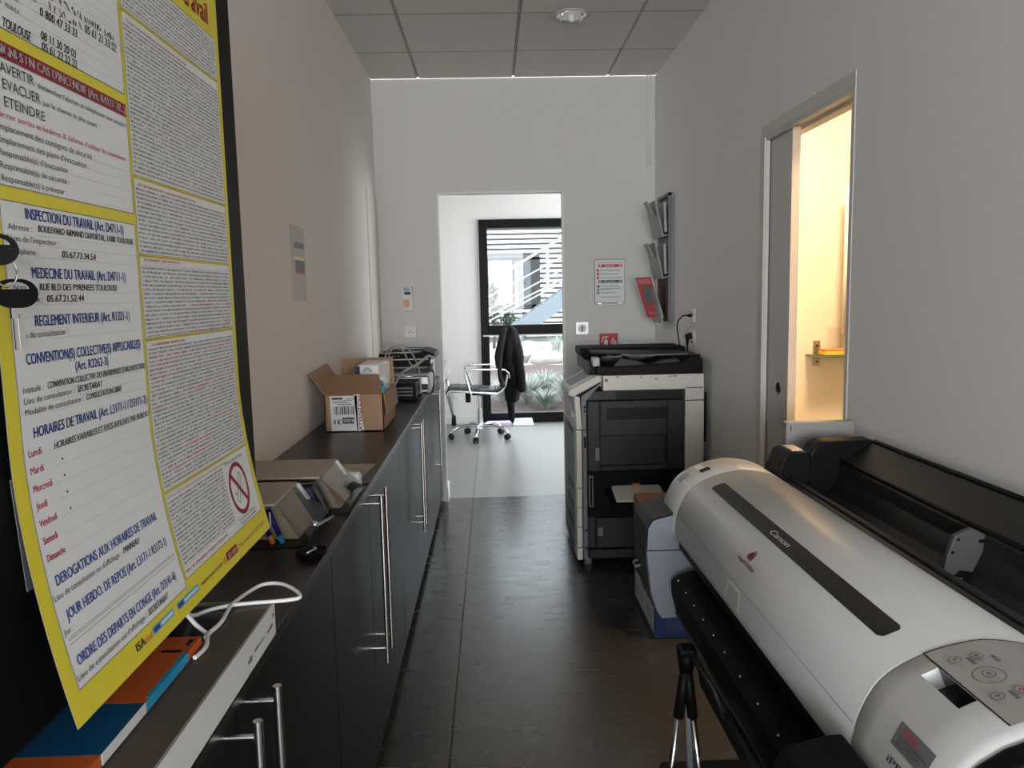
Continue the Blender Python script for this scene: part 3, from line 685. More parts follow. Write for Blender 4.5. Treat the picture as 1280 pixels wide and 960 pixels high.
bm = BM(); box(bm, -.422,-.416,1.005,1.022,ZP1,ZP1+.0004); box(bm, -.446,-.420,.985,.991,ZP1,ZP1+.0004); build('black_marks', bm, 'black', pb)
bm = BM()
letters(bm, 'batch', lambda u,v: (-.49-v, .77+u, ZP1+.0005), .0, .01, .010, .10, 0); build('lettering', bm, 'cyan', pb)
bm = BM()
tube(bm, [(-0.4038,0.9900,0.9105),(-0.4007,1.0200,0.9105),(-0.4090,1.0500,0.9105),(-0.4161,1.0650,0.9105),(-0.4304,1.0700,0.9203),(-0.4480,1.0800,0.9332),(-0.4617,1.1000,0.9299),(-0.4584,1.1300,0.9105),(-0.4406,1.1500,0.9105),(-0.4145,1.1600,0.9121),(-0.3871,1.1700,0.9109),(-0.3542,1.1750,0.9105),(-0.3275,1.1800,0.9105),(-0.3143,1.1900,0.9105),(-0.3291,1.2200,0.9105),(-0.3601,1.2500,0.9105),(-0.3884,1.2500,0.9105),(-0.4026,1.2200,0.9105),(-0.4108,1.1600,0.9132),(-0.4062,1.1000,0.9123),(-0.4116,1.0680,0.9105),(-0.4111,1.0500,0.9105)], .0031, smooth=8)
lone('white_cable', bm, 'cablew', 'loose loop of white cable bent over the clear carton lid', 'cable', smooth=True)

# ------------------------------------------------------------------ clear pen trays
def pen_tray(y0, y1, xtop, xbot, lb):
    t = thing('pen_tray', lb, 'organiser', (-.55,(y0+y1)/2,CZ), None)
    zt = .942; xb = -.70
    th = .0025
    prof = [(xb,CZ+.001),(xbot,CZ+.001),(xbot,CZ+.022),(xtop,zt),(xb,zt)]
    for ya in (y0, y1-th):
        bm = BM(); prism(bm, prof, 'y', ya, ya+th); build('side_panel', bm, 'clear', t)
    bm = BM(); prism(bm, [(xtop,zt),(xtop+.004,zt+.001),(xbot+.004,CZ+.023),(xbot,CZ+.022)], 'y', y0, y1); build('sloping_front', bm, 'clear', t)
    bm = BM(); prism(bm, [(xtop-.004,zt+.001),(xtop+.005,zt+.002),(xtop+.030,zt-.036),(xtop+.022,zt-.036)], 'y', y1-.012, y1, bev=.001); build('edge_rib', bm, 'white', t)
    bm = BM(); box(bm, xb, xbot, y0+th, y1-th, CZ+.001, CZ+.004); build('base_panel', bm, 'dkgrey', t)
    bm = BM(); box(bm, xb, xtop+.001, y0, y1, zt, zt+.005, bev=.001); 
    build('wooden_lid', bm, 'kraftlt', t)
    bm = BM(); prism(bm, [(xb+.01,CZ+.005),(xbot-.03,CZ+.005),(xtop-.012,zt-.004),(xb+.01,zt-.004)], 'y', y0+.045, y1-.012, bev=.002); build('paper_insert', bm, mat('brown paper insert',(.36,.29,.24),.8), t)
    return t
pen_tray(1.620,1.82,-.472,-.405,'clear pen tray with pale lid standing nearest the notice poster, pens inside')
pen_tray(1.862,2.07,-.430,-.360,'clear pen tray with pale lid, the one farther from the poster')
for x, y, col, cap, lb in ((-.503,1.640,'penblue','penorange','blue pen with an orange tip standing in the nearer clear tray'),(-.483,1.642,'penblue','pencyan','blue pen with a light blue tip standing in the nearer clear tray')):
    p = thing('pen', lb, 'pen', (x,y,CZ+.004), 'pens in the clear tray')
    bm = BM(); cyl(bm, (x+.012,y,CZ+.022), (x-.010,y+.002,CZ+.080), .0058, seg=14); build('barrel', bm, col, p)
    bm = BM(); cyl(bm, (x+.019,y,CZ+.0045), (x+.012,y,CZ+.022), .0060, seg=14); build('tip', bm, cap, p)
    bm = BM(); box(bm, x-.005,x-.002,y-.0072,y-.0055,CZ+.045,CZ+.075,bev=.0005); build('clip', bm, 'white', p)
bm = BM(); prism(bm, [(-.50,CZ+.002),(-.402,CZ+.002),(-.404,CZ+.02),(-.436,.938),(-.50,.938)], 'y', 1.826, 1.858, bev=.004)
td = thing('tape_cassette', 'dark blue see-through cassette between the two clear pen trays', 'cassette', (-.44,1.865,CZ))
build('shell', bm, 'bluefilm', td)
bm = BM(); prism(bm, [(-.465,CZ+.012),(-.425,CZ+.012),(-.452,.925),(-.47,.925)], 'y', 1.832, 1.852, bev=.003); build('pale_spool', bm, 'sky_film', td)
bd = thing('black_dish', 'round black dish in front of the clear pen trays at the worktop edge', 'dish', (-.385,1.60,CZ))
bm = BM(); lathe(bm, [(0,.0008),(.024,.0008),(.030,.006),(.033,.014),(.030,.015),(.026,.008),(0,.006)], -.383, 1.560, CZ, 36); 
build('bowl', bm, 'black', bd, smooth=True)
bm = BM(); cyl(bm, (-.392,1.550,CZ+.010), (-.380,1.568,CZ+.012), .003, seg=12); cyl(bm, (-.380,1.568,CZ+.0125), (-.379,1.571,CZ+.0128), .0055, seg=14)
lone('loose_screw', bm, 'steel', 'loose steel screw lying in the black dish', 'screw')
def turn_knob(y, x, z, lb):
    t = thing('tray_knob', lb, 'fastener', (x,y,z)); bm = BM(); cyl(bm,(x,y,z),(x+.02,y-.004,z-.004),.009,.006); build('knob', bm, 'chrome', t)
    bm = BM(); cyl(bm,(x+.018,y-.004,z-.004),(x+.052,y+.03,z+.006),.0038); build('arm', bm, 'midgrey', t)
bm = BM(); cyl(bm,(-.415,1.700,.878),(-.400,1.697,.876),.009,.007); cyl(bm,(-.401,1.697,.876),(-.372,1.735,.885),.0036,mi=1)
lone('turn_knob', bm, ['chrome','midgrey'], 'small chrome knob with grey arm on the front of the nearer clear tray', 'knob')
bc = thing('binder_clip', 'black binder clip on the sloping front of the farther clear tray', 'clip', (-.37,2.0,.9))
bm = BM(); prism(bm, [(-.395,.895),(-.372,.902),(-.350,.893),(-.372,.884)], 'y', 1.965, 1.995, bev=.001); build('body', bm, 'black', bc)
bm = BM(); tube(bm, [(-.352,1.968,.893),(-.335,1.972,.897),(-.330,1.98,.899),(-.335,1.988,.897),(-.352,1.992,.893)], .0016); build('wire_arm', bm, 'black', bc)
bm = BM(); box(bm, -.412,-.372,2.082,2.125,.8562,.900,bev=.010,seg=3); lone('eraser_block', bm, 'white', 'small white block tucked behind the farther clear tray front', 'block')
# loose papers
def papers(pts, z, lb, m='kraftlt', n=1, name='paper_sheet'):
    bm = BM()
    for k in range(n): quadbox(bm, [(x,y,z+.0012*k) for x, y in pts], (0,0,.0010))
    return lone(name, bm, m, lb, 'paper')
papers([(-.60,2.12),(-.41,2.10),(-.380,2.42),(-.393,2.43),(-.60,2.44)], CZ+.0006, 'beige paper sheet lying on the worktop behind the pen trays', n=2)
papers([(-.70,2.10),(-.62,2.11),(-.63,2.36),(-.71,2.36)], CZ+.004, 'wide beige card lying against the warm wall behind the trays')

# ------------------------------------------------------------------ open cardboard box
ob = thing('cardboard_box', 'open brown cardboard box with a shipping label on the worktop', 'box', (-.555,3.22,CZ))
bx0,bx1,by0,by1,bz0,bz1 = -.668,-.438,3.045,3.42,CZ+.0008,.996
bm = BM()
for s in ((bx0,bx1,by0,by0+.004,bz0,bz1),(bx0,bx1,by1-.004,by1,bz0,bz1),(bx0,bx0+.004,by0,by1,bz0,bz1),(bx1-.004,bx1,by0,by1,bz0,bz1),(bx0,bx1,by0,by1,bz0,bz0+.004)): box(bm,*s)
build('body', bm, 'kraft', ob)
def flap(pts, th, m='kraft'): bm = BM(); quadbox(bm, pts, th); build('flap', bm, m, ob)
flap([(bx0,by0,bz1),(bx1,by0,bz1),(bx1-.012,by0-.018,bz1+.082),(bx0+.0,by0-.018,bz1+.082)], (0,.004,0), 'kraft_shaded')
flap([(bx0,by1,bz1),(bx1,by1,bz1),(bx1-.006,by1+.012,1.112),(bx0-.004,by1+.012,1.112)], (0,.004,0))
flap([(bx0,by0+.004,bz1),(bx0,by1-.004,bz1),(bx0-.058,by1-.03,1.092),(bx0-.062,by0+.012,1.080)], (.004,0,.001))
flap([(bx1,by0+.01,bz1),(bx1,by1-.004,bz1),(bx1+.010,by1-.01,.915),(bx1+.010,by0+.02,.915)], (.004,0,0))
fb = lambda u,v: (bx0+u, by0-.0012, bz0+v)
bm = BM(); quadbox(bm, [fb(.024,.004),fb(.128,.002),fb(.128,.142),fb(.022,.142)], (0,.0009,0)); lab_ = build('shipping_label', bm, 'paper', ob)
fb2 = lambda u,v: (bx0+u, by0-.0016, bz0+v)
bm = BM(); rr = random.Random(3); u = .036
while u < .112:
    w = rr.choice([.0012,.002,.003,.0042]); patch(bm, fb2, u, u+w, .068, .102); u += w + rr.choice([.0012,.002,.003])
patch(bm, fb2, .030,.072,.128,.136); patch(bm, fb2, .068,.114,.032,.056)
for k, (a, b, v) in enumerate(((.030,.085,.120),(.034,.10,.114),(.05,.11,.108),(.078,.11,.124),(.085,.118,.130))): patch(bm, fb2, a, b, v, v+.0022)
build('barcode', bm, 'ptext', lab_)
# upside-down printing, as the box stands
bm = BM(); fbr = lambda u,v: (bx0+.150-u, by0-.0019, bz0+.060-v)
letters(bm, '31', fbr, .088, .012, .0175, .026, 0, bold=.05)
letters(bm, 'KOLIS', fbr, .038, .010, .013, .040, 1, bold=.05)
build('label_print', bm, ['ptext','white'], lab_)
bm = BM(); quadbox(bm, [fb(.124,-.0),fb(.152,.004),fb(.142,.080),fb(.140,.148),fb(.116,.148),fb(.122,.06)], (0,.0006,0)); tp = build('fragile_tape', bm, 'white', ob)
bm = BM(); fbt = lambda u,v: (bx0+.130-v*.6+.016, by0-.0020, bz0+.006+u)
letters(bm, 'ATTENTION', fbt, .0, .002, .020, .135, 0, bold=.03); build('tape_lettering', bm, 'pred', tp)
bm = BM(); quadbox(bm, [(bx1+.0002,by0+.06,.99),(bx1+.0002,by0+.11,.99),(bx1+.0002,by0+.11,.90),(bx1+.0002,by0+.06,.90)], (.0008,0,0)); build('tape_strip', bm, 'clear', ob)
pk = thing('parcel_bag', 'white and blue plastic packet with a sun mark sticking out of the open box', 'packet', (-.50,3.2,.87))
bm = BM(); box(bm, -.548,-.450,3.11,3.33,.862,1.110,bev=.014,seg=3)
for v in bm.verts:
    if v.co.x > -.47 and v.co.z > 1.0: v.co.x += .010*sin(v.co.y*40)
build('bag', bm, 'white', pk, smooth=True)
bm = BM(); box(bm, -.5495,-.535,3.107,3.20,1.06,1.102,bev=.003); build('blue_band', bm, 'bluebox', pk)
bm = BM(); sfn = lambda u,v: (-.505+u, 3.1088, 1.080+v)
for k in range(8):
    a = pi*k/7; 
    du, dv = cos(a), sin(a); n_ = (-dv*.0016, du*.0016)
    bm.faces.new([bm.verts.new(sfn(du*r_+q*n_[0], dv*r_+q*n_[1])) for r_, q in ((.011,-1),(.019,-1),(.019,1),(.011,1))])
for k in range(10):
    a, b = pi*k/10, pi*(k+1)/10
    bm.faces.new([bm.verts.new(sfn(r_*cos(t), r_*sin(t))) for r_, t in ((.0055,a),(.008,a),(.008,b),(.0055,b))])
build('sun_mark', bm, 'ptext', pk)
bm = BM(); quadbox(bm, [(-.452,3.06,1.06),(-.436,3.09,1.03),(-.437,3.10,.985),(-.448,3.06,1.0)], (.003,.10,0), bev=.001); build('film_tail', bm, 'clear', pk)
bm = BM(); box(bm, -.452,-.4335,3.055,3.085,.998,1.03,bev=.006); build('blue_tail', bm, 'cyan', pk)
papers([(-.655,3.10),(-.58,3.10),(-.58,3.30),(-.655,3.30)], .985, 'pale wad of paper inside the open cardboard box', 'kraftlt', 9, 'packing_paper')

# ------------------------------------------------------------------ machines stacked at the end of the worktop
mA = thing('power_unit', 'black unit with cords lying lowest, behind the open cardboard box', 'machine', (-.5,4.06,CZ))
bm = BM(); box(bm, -.60,-.40,3.95,4.17,CZ+.004,.935,bev=.006); build('case', bm, 'black', mA)
bm = BM(); [box(bm, -.585,-.415,3.946,3.952,CZ+.02+.018*k,CZ+.028+.018*k,bev=.001) for k in range(3)]; build('front_slots', bm, 'midgrey', mA)
bm = BM(); [cyl(bm,(x,3.946,CZ+.05),(x,3.938,CZ+.05),.010) for x in (-.56,-.53)]; build('connectors', bm, 'alu', mA)
bm = BM(); box(bm, -.62,-.41,3.93,3.945,CZ+.0008,CZ+.008,bev=.002); build('foot_plate', bm, 'dkgrey', mA)
mB = thing('laminator', 'silver grey laminator with a sloping lid, second from the bottom of the machine stack', 'machine', (-.46,4.42,CZ))
bm = BM(); prism(bm, [(4.21,CZ+.002),(4.66,CZ+.002),(4.66,1.02),(4.40,1.022),(4.28,.975),(4.21,.955)], 'x', -.610, -.352, bev=.008); build('case', bm, 'alu', mB)
bm = BM(); box(bm, -.595,-.40,4.202,4.22,.912,.930,bev=.003); build('feed_slot', bm, 'black', mB)
bm = BM(); box(bm, -.60,-.36,4.198,4.215,.868,.90,bev=.004); build('lower_front', bm, 'dkgrey', mB)
bm = BM(); tube(bm, [(-.60,4.20,.945),(-.36,4.20,.945)], .006); tube(bm, [(-.60,4.26,.985),(-.36,4.26,.985)], .006); build('guide_rods', bm, 'steel', mB)
bm = BM(); prism(bm, [(4.24,.972),(4.30,1.0),(4.36,1.0),(4.30,.955)], 'x', -.352,-.338, bev=.002); build('end_cap', bm, 'midgrey', mB)
mC = thing('binding_machine', 'flat black machine with silver rods on top of the machine stack', 'machine', (-.48,4.45,1.024))
bm = BM(); prism(bm, [(-.635,1.026),(-.355,1.026),(-.322,1.034),(-.328,1.058),(-.38,1.074),(-.60,1.074),(-.632,1.062)], 'y', 4.30, 4.62, bev=.004); build('case', bm, 'black', mC)
bm = BM(); tube(bm, [(-.628,4.294,1.064),(-.398,4.294,1.067)], .0055); build('front_rod', bm, 'steel', mC)
bm = BM(); tube(bm, [(-.60,4.40,1.079),(-.39,4.40,1.079)], .004); build('rear_rod', bm, 'steel', mC)
bm = BM(); box(bm, -.60,-.36,4.288,4.31,1.026,1.032,bev=.001); build('lower_lip', bm, 'alu', mC)
bm = BM(); box(bm, -.345,-.328,4.29,4.31,1.034,1.045,bev=.003); build('white_tip', bm, 'white', mC)
bm = BM(); box(bm, -.56,-.54,4.297,4.301,1.045,1.050); box(bm, -.53,-.52,4.297,4.301,1.045,1.050); build('marks', bm, 'midgrey', mC)
for pts, r, m, lb in (
  ([(-.585,4.20,CZ+.16),(-.592,4.22,1.02),(-.575,4.25,1.085),(-.53,4.27,1.108),(-.48,4.27,1.10),(-.44,4.24,1.06),(-.405,4.19,.99),(-.395,4.15,.93),(-.390,4.13,CZ+.006)], .0045, 'cable', 'grey cable arching over the whole machine stack down to the worktop'),
  ([(-.57,4.24,1.02),(-.565,4.25,1.07),(-.54,4.26,1.095),(-.50,4.26,1.09),(-.47,4.22,1.045),(-.44,4.17,1.01),(-.42,4.14,.985)], .0045, 'cable', 'grey cable looped in front of the black machine on the stack'),
  ([(-.335,4.27,1.035),(-.35,4.16,1.055),(-.40,4.08,1.02),(-.47,3.98,.985),(-.50,3.87,.93),(-.515,3.80,.905),(-.52,3.70,.862)], .007, 'cable', 'thick flat grey cable hanging off the machine stack towards the open box'),
  ([(-.36,4.32,1.0),(-.335,4.28,.965),(-.325,4.22,.92),(-.335,4.18,CZ+.012),(-.36,4.10,CZ+.006)], .0035, 'black', 'thin black cord hanging down the end of the machine stack'),
  ([(-.53,3.93,.89),(-.52,3.88,.90),(-.49,3.86,CZ+.03),(-.44,3.88,CZ+.006),(-.39,3.93,CZ+.006),(-.38,4.02,CZ+.006)], .004, 'black', 'black power cord lying on the worktop in front of the machine stack')):
    bm = BM(); tube(bm, pts, r, smooth=8); lone('machine_cable', bm, m, lb, 'cable', smooth=True)
bm = BM(); bmesh.ops.create_icosphere(bm, subdivisions=2, radius=.014, matrix=Matrix.Translation((-.508,4.40,1.088))); lone('adhesive_tab', bm, 'white', 'small white tab on top of the machine stack', 'tab', smooth=True)

# ------------------------------------------------------------------ wall things
def on_back(x0,x1,z0,z1,d=.004): return (x0,x1,YD-d,YD,z0,z1)
cc = thing('colour_chart', 'narrow paper sheet with coloured bars on the warm wall', 'chart', (XL,3.01,1.365))
bm = BM(); quadbox(bm, [(XL+.0006,2.908,1.366),(XL+.0006,3.116,1.366),(XL+.0006,3.120,1.648),(XL+.0006,2.905,1.651)], (.001,0,0)); build('sheet', bm, mat('grey white paper', (.60,.57,.55), .6), cc)
bm = BM(); fc_ = lambda u,v: (XL+.0021, 2.908+u, 1.366+v)
for u0,u1,v0,v1,mi in ((.05,.20,.200,.222,0),(.04,.19,.155,.168,1),(.055,.20,.132,.155,2),(.055,.20,.118,.132,3),(.055,.20,.109,.118,4),(.055,.20,.101,.109,5)): patch(bm, fc_, u0,u1,v0,v1,mi)
build('colour_bars', bm, ['midgrey','yellow',mat('chart grey blue',(.20,.22,.27),.6),mat('chart slate',(.19,.21,.29),.6),mat('chart red',(.40,.12,.14),.6),mat('chart pink',(.50,.33,.33),.6)], cc)
th_ = thing('wall_dispenser', 'small clear wall holder with an orange card, above the plain socket', 'holder', (-.548,YD,1.28))
bm = BM(); box(bm, *on_back(-.580,-.518,1.280,1.440,.012), bev=.004); build('back_plate', bm, 'white', th_)
bm = BM(); box(bm, -.574,-.534,YD-.016,YD-.012,1.405,1.432,bev=.002); build('grey_dial', bm, 'sky_film', th_)
bm = BM(); box(bm, -.570,-.530,YD-.0175,YD-.012,1.385,1.401,bev=.002); build('dark_window', bm, 'dkgrey', th_)
bm = BM(); box(bm, -.528,-.523,YD-.0175,YD-.012,1.385,1.434,bev=.001); build('side_clip', bm, 'chrome', th_)
bm = BM(); quadbox(bm, [(-.576,YD-.0145,1.352),(-.546,YD-.0145,1.358),(-.535,YD-.0145,1.345),(-.538,YD-.0145,1.308),(-.560,YD-.0145,1.296),(-.578,YD-.0145,1.318)], (0,.002,0)); build('orange_card', bm, mat('pale orange card', (.80,.42,.27), .6), th_)
def socket(name, c, axis, w, h, lb, group=None, m='white', holes=True):
    """french wall socket; axis 'b' on the back wall, 'r' on the right wall, 'w' on the window wall"""
    x, z = c[0], c[2]
    t = thing(name, lb, 'socket' , c, group)
    def P(u, v, d): return {'b': (x+u, YD-d, z+v), 'w': (x+u, YW-d, z+v), 'r': (XR-d, c[1]-u, z+v)}[axis]
    def bx(u0,u1,v0,v1,d0,d1,bm,bev=.002):
        a, b = P(u0,v0,d0), P(u1,v1,d1); box(bm, min(a[0],b[0]),max(a[0],b[0]),min(a[1],b[1]),max(a[1],b[1]),min(a[2],b[2]),max(a[2],b[2]),bev=bev)
    bm = BM(); bx(-w/2,w/2,-h/2,h/2,0,.010,bm,.003); build('frame_plate', bm, m, t)
    if holes:
        bm = BM(); cyl(bm, P(0,0,.0095), P(0,0,.0125), w*.36, seg=28); build('insert', bm, 'white', t)
        bm = BM(); [cyl(bm, P(u,v,.012), P(u,v,.0135), .0032, seg=12) for u, v in ((-.0095,-.003),(.0095,-.003))]; build('pin_holes', bm, 'black', t)
        bm = BM(); cyl(bm, P(0,.011,.012), P(0,.011,.022), .0024, seg=12); build('earth_pin', bm, 'chrome', t)
    return t, P
socket('wall_socket', (-.5375,YD,1.142), 'b', .078, .080, 'white wall socket below the clear holder, above the machine stack')
ls, P_ = socket('light_switch', (.588,YD,1.141), 'b', .088, .088, 'metal-framed switch with a round key slot beside the doorway', m='alu', holes=False); ls['category'] = 'switch'
bm = BM(); cyl(bm, P_(0,0,.0095), P_(0,0,.014), .026, seg=28); build('round_insert', bm, 'white', ls)
bm = BM(); box(bm, .584,.592,YD-.017,YD-.013,1.125,1.157,bev=.001); build('slot', bm, 'dkgrey', ls)
for kk, (yc, zc, lb) in enumerate(((4.128,1.242,'upper metal-framed socket above the copier'),(4.128,1.135,'lower metal-framed socket above the copier, with a black plug'))):
    socket('wall_socket', (XR,yc,zc), 'r', .092, .080, lb, m='steel')
bm = BM(); cyl(bm, (XR-.0135,4.128,1.135), (XR-.045,4.128,1.13), .017, .014, seg=18); cyl(bm, (XR-.035,4.128,1.135), (XR-.035,4.128,1.085), .011, .006, seg=14)
tube(bm, [(XR-.035,4.128,1.09),(XR-.034,4.13,1.05),(XR-.012,4.15,.99),(XR-.008,4.18,.6),(XR-.008,4.2,.02)], .0045, smooth=6)
lone('power_plug', bm, 'black', 'black plug and cord in the lower socket behind the copier', 'plug', smooth=True)
bm = BM(); cyl(bm, (XR-.0135,4.128,1.242), (XR-.030,4.14,1.242), .009, .006, seg=14)
tube(bm, [(XR-.030,4.14,1.242),(XR-.052,4.17,1.238),(XR-.072,4.20,1.20),(XR-.066,4.21,1.14),(XR-.052,4.22,1.07),(XR-.012,4.32,.98),(XR-.0075,4.42,.9),(XR-.0075,4.48,.4)], .0035, smooth=8)
lone('network_cable', bm, 'black', 'thin black cable looping from the upper socket down behind the copier', 'cable', smooth=True)
socket('wall_socket', (-.405,YW,.285), 'w', .08, .15, 'white socket low on the window wall, behind the office chair')
# emergency instruction sign
sg = thing('safety_sign', 'white safety instruction sign with a red and a green bar on the back wall', 'sign', (.772,YD,1.30))
bm = BM(); box(bm, *on_back(.672,.873,1.302,1.588,.005), bev=.002); build('frame', bm, 'midgrey', sg)
bm = BM(); box(bm, .676,.869,YD-.0058,YD-.004,1.306,1.584); build('plate', bm, 'paper', sg)
fsg = lambda u,v: (.676+u, YD-.0063, 1.306+v); fsg2 = lambda u,v: (.676+u, YD-.0068, 1.306+v)
bm = BM(); patch(bm, fsg, .022,.178,.230,.248,0); patch(bm, fsg, .022,.178,.128,.146,1)
for v in (.208,.184,.160): patch(bm, fsg, .012,.026,v-.006,v+.010,0)
patch(bm, fsg, .012,.030,.098,.114,1); patch(bm, fsg, .012,.028,.078,.092,2); patch(bm, fsg, .012,.028,.056,.072,2)
for k,(v,u1) in enumerate(((.208,.175),(.184,.16),(.160,.178),(.106,.165),(.092,.178),(.082,.10),(.064,.13),(.036,.17))): 
    for q in range(int((u1-.034)/.008)): patch(bm, fsg, .034+.008*q, .040+.008*q+.001*(q%3), v-.0015, v+.0025, 2)
letters(bm, 'CONSIGNES DE SECURITE', fsg2, .012, .255, .008, .170, 0)
letters(bm, 'INCENDIE', fsg2, .065, .2345, .009, .060, 3); letters(bm, 'EVACUATION', fsg2, .060, .1325, .009, .070, 3)
for u in (.030,.158): 
    for v in (.2345,.1325): patch(bm, fsg2, u, u+.010, v, v+.009, 3)
build('print', bm, ['red','green','midgrey','white'], sg)
bm = BM(); [box(bm, x, x+.03, YD-.008, YD-.001, 1.297, 1.303, bev=.001) for x in (.69,.825)]; build('clip', bm, 'steel', sg)
fs = thing('extinguisher_sign', 'red fire extinguisher sign on the back wall above the copier', 'sign', (.763,YD,1.0))
bm = BM(); box(bm, *on_back(.703,.824,.985,1.104,.003), bev=.001); build('plate', bm, 'red', fs)
bm = BM(); fe = lambda u,v: (.703+u, YD-.0036, .985+v)
for pl in ([(.030,.025),(.055,.025),(.055,.070),(.050,.078),(.035,.078),(.030,.070)], [(.038,.080),(.047,.080),(.047,.088),(.038,.088)], [(.022,.090),(.060,.094),(.060,.100),(.020,.096)], [(.012,.060),(.018,.060),(.024,.092),(.018,.092)],
           [(.075,.030),(.083,.028),(.103,.060),(.098,.085),(.094,.062)], [(.072,.055),(.078,.052),(.092,.078),(.088,.098),(.084,.080)], [(.090,.028),(.100,.030),(.112,.055),(.110,.075),(.106,.055)]):
    bm.faces.new([bm.verts.new(fe(*p)) for p in pl])
build('pictogram', bm, 'white', fs)
# magazine rack
mr = thing('magazine_rack', 'grey wall rack with three tiers beside the back corner, above the copier', 'rack', (XR,4.75,1.19))
bm = BM(); box(bm, XR-.014, XR, 4.60, 4.90, 1.185, 1.945, bev=.003); build('back_panel', bm, mat('dark satin metal',(.20,.20,.20),.4,metal=.6), mr)
bm = BM(); 
for y in (4.60, 4.885): box(bm, XR-.032, XR-.014, y, y+.015, 1.185, 1.945, bev=.002)
box(bm, XR-.032, XR-.014, 4.60, 4.90, 1.925, 1.945, bev=.002); build('side_rails', bm, 'midgrey', mr)
rp = mat('translucent grey acrylic', (.34,.34,.33), .35, alpha=.85)
for z in (1.19,1.455,1.70):
    bm = BM(); 
    quadbox(bm, [(XR-.020,4.62,z+.01),(XR-.055,4.62,z),(XR-.075,4.62,z+.10),(XR-.105,4.62,z+.205),(XR-.112,4.62,z+.20),(XR-.085,4.62,z+.095),(XR-.062,4.62,z-.008),(XR-.020,4.62,z)], (0,.26,0)); build('pocket', bm, rp, mr)
    if z > 1.3:
        bm = BM(); quadbox(bm, [(XR-.112,4.66,z+.12),(XR-.150,4.66,z+.20),(XR-.144,4.66,z+.205),(XR-.104,4.66,z+.125)], (0,.09,0), bev=.001); build('holder_tab', bm, rp, mr)
        bm = BM(); quadbox(bm, [(XR-.030,4.64,z+.02),(XR-.045,4.64,z+.02),(XR-.052,4.64,z+.19),(XR-.036,4.64,z+.20)], (0,.20,0), bev=.002); build('brochure_stop', bm, 'ltgrey', mr)
        bm = BM(); box(bm, XR-.030,XR-.016,4.615,4.64,z-.02,z+.06,bev=.002); build('bracket', bm, 'black', mr)
bm = BM(); box(bm, XR-.036,XR-.016,4.63,4.87,1.215,1.44,bev=.002); build('dark_insert', bm, mat('maroon card', (.10,.03,.035), .6), mr)
mg = thing('magazine', 'red magazine with a grey picture leaning out of the lowest rack tier', 'magazine', (.98,4.75,1.24))
def mfn(off): return lambda u,v: (XR-.098-v*.30-off+u*.28, 4.86-u*.86-off*.34, 1.215+v)
bm = BM(); f0 = mfn(0); quadbox(bm, [f0(0,0),f0(.21,0),f0(.21,.245),f0(0,.245)], (-.006,0,-.0025)); build('pages', bm, 'cream', mg)
bm = BM(); f1 = mfn(.0075); patch(bm, f1, 0,.21,-.002,.244,0); f2 = mfn(.0082); patch(bm, f2, .05,.185,.085,.19,1); patch(bm, f2, .14,.19,.02,.075,2); patch(bm, f2, .04,.13,.02,.035,2); patch(bm, f2, .02,.19,.205,.232,2); build('cover', bm, [mat('magazine red',(.62,.05,.06),.4),'midgrey',mat('magazine pink',(.70,.20,.20),.4)], mg)
# recessed ceiling downlight
dl = thing('ceiling_downlight', 'round recessed downlight with a mirrored reflector in the ceiling', 'lamp', (.425,4.02,H))
bm = BM(); lathe(bm, [(.076,.012),(.074,-.003),(.086,-.006),(.091,-.003),(.091,.0),(.086,.012)], .425, 4.02, H, 40); build('trim_ring', bm, 'ltgrey', dl, smooth=True)
bm = BM()
lathe(bm, [(.078,-.002),(.070,-.0045),(.030,-.006),(.0,-.006)], .425, 4.02, H, 40); build('reflector', bm, 'chrome', dl, smooth=True)
bm = BM(); bmesh.ops.create_icosphere(bm, subdivisions=3, radius=.018, matrix=Matrix.Translation((.425,4.02,H-.016))); build('bulb', bm, 'white', dl, smooth=True)
for a in range(2):
    bm = BM(); s = (1,-1)[a]; box(bm, .425+s*.050-.004,.425+s*.050+.004,3.985,4.055,H-.020,H-.006,bev=.002); build('blade', bm, 'chrome', dl)

# ------------------------------------------------------------------ washroom things
sh = thing('glass_shelf', 'green-edged glass shelf on the washroom wall', 'shelf', (1.75,3.55,.99))
q0, q1 = Vector((1.4598,3.5950,1.0691)), Vector((1.8118,3.5950,1.0705)); zs = q0.z
bm = BM(); box(bm, q0.x, 2.3, 3.462, 3.598, zs-.008, zs, bev=.001, seg=1); build('pane', bm, mat('green glass edge', (.10,.20,.10), .1, alpha=.75), sh)
bx_ = Vector((1.5104,3.5900,1.0777)).x
for xx in (bx_, 2.2):
    bm = BM(); box(bm, xx-.016,xx+.016,3.590,3.6,zs-.055,zs+.062,bev=.001); box(bm, xx-.010,xx+.010,3.55,3.592,zs-.012,zs-.0085); [cyl(bm,(xx,3.591,zs+v),(xx,3.586,zs+v),.005,seg=12,mi=1) for v in (.038,-.036)]
    build('bracket', bm, ['brass','dkgrey'], sh)
sp = thing('sponge', 'orange and yellow sponge lying on the glass shelf', 'sponge', (bx_,3.53,zs))
bm = BM(); box(bm, bx_-.012,bx_+.085,3.475,3.545,zs+.0006,zs+.020,bev=.003); build('foam', bm, 'sponge', sp)
bm = BM(); box(bm, bx_-.012,bx_+.085,3.475,3.545,zs+.0202,zs+.029,bev=.002); build('scourer', bm, 'spongeo', sp)
for xx, hh, lb in ((bx_+.075,.125,'tall clear drinking glass behind the sponge on the glass shelf'),(bx_+.155,.105,'shorter clear drinking glass further along the glass shelf')):
    bm = BM(); lathe(bm, [(0,.001),(.026,.001),(.033,hh),(.031,hh),(.0245,.006),(0,.006)], xx, 3.565 if hh > .11 else 3.53, zs, 28); lone('drinking_glass', bm, 'tumbler', lb, 'glass', 'glasses on the washroom shelf', smooth=True)
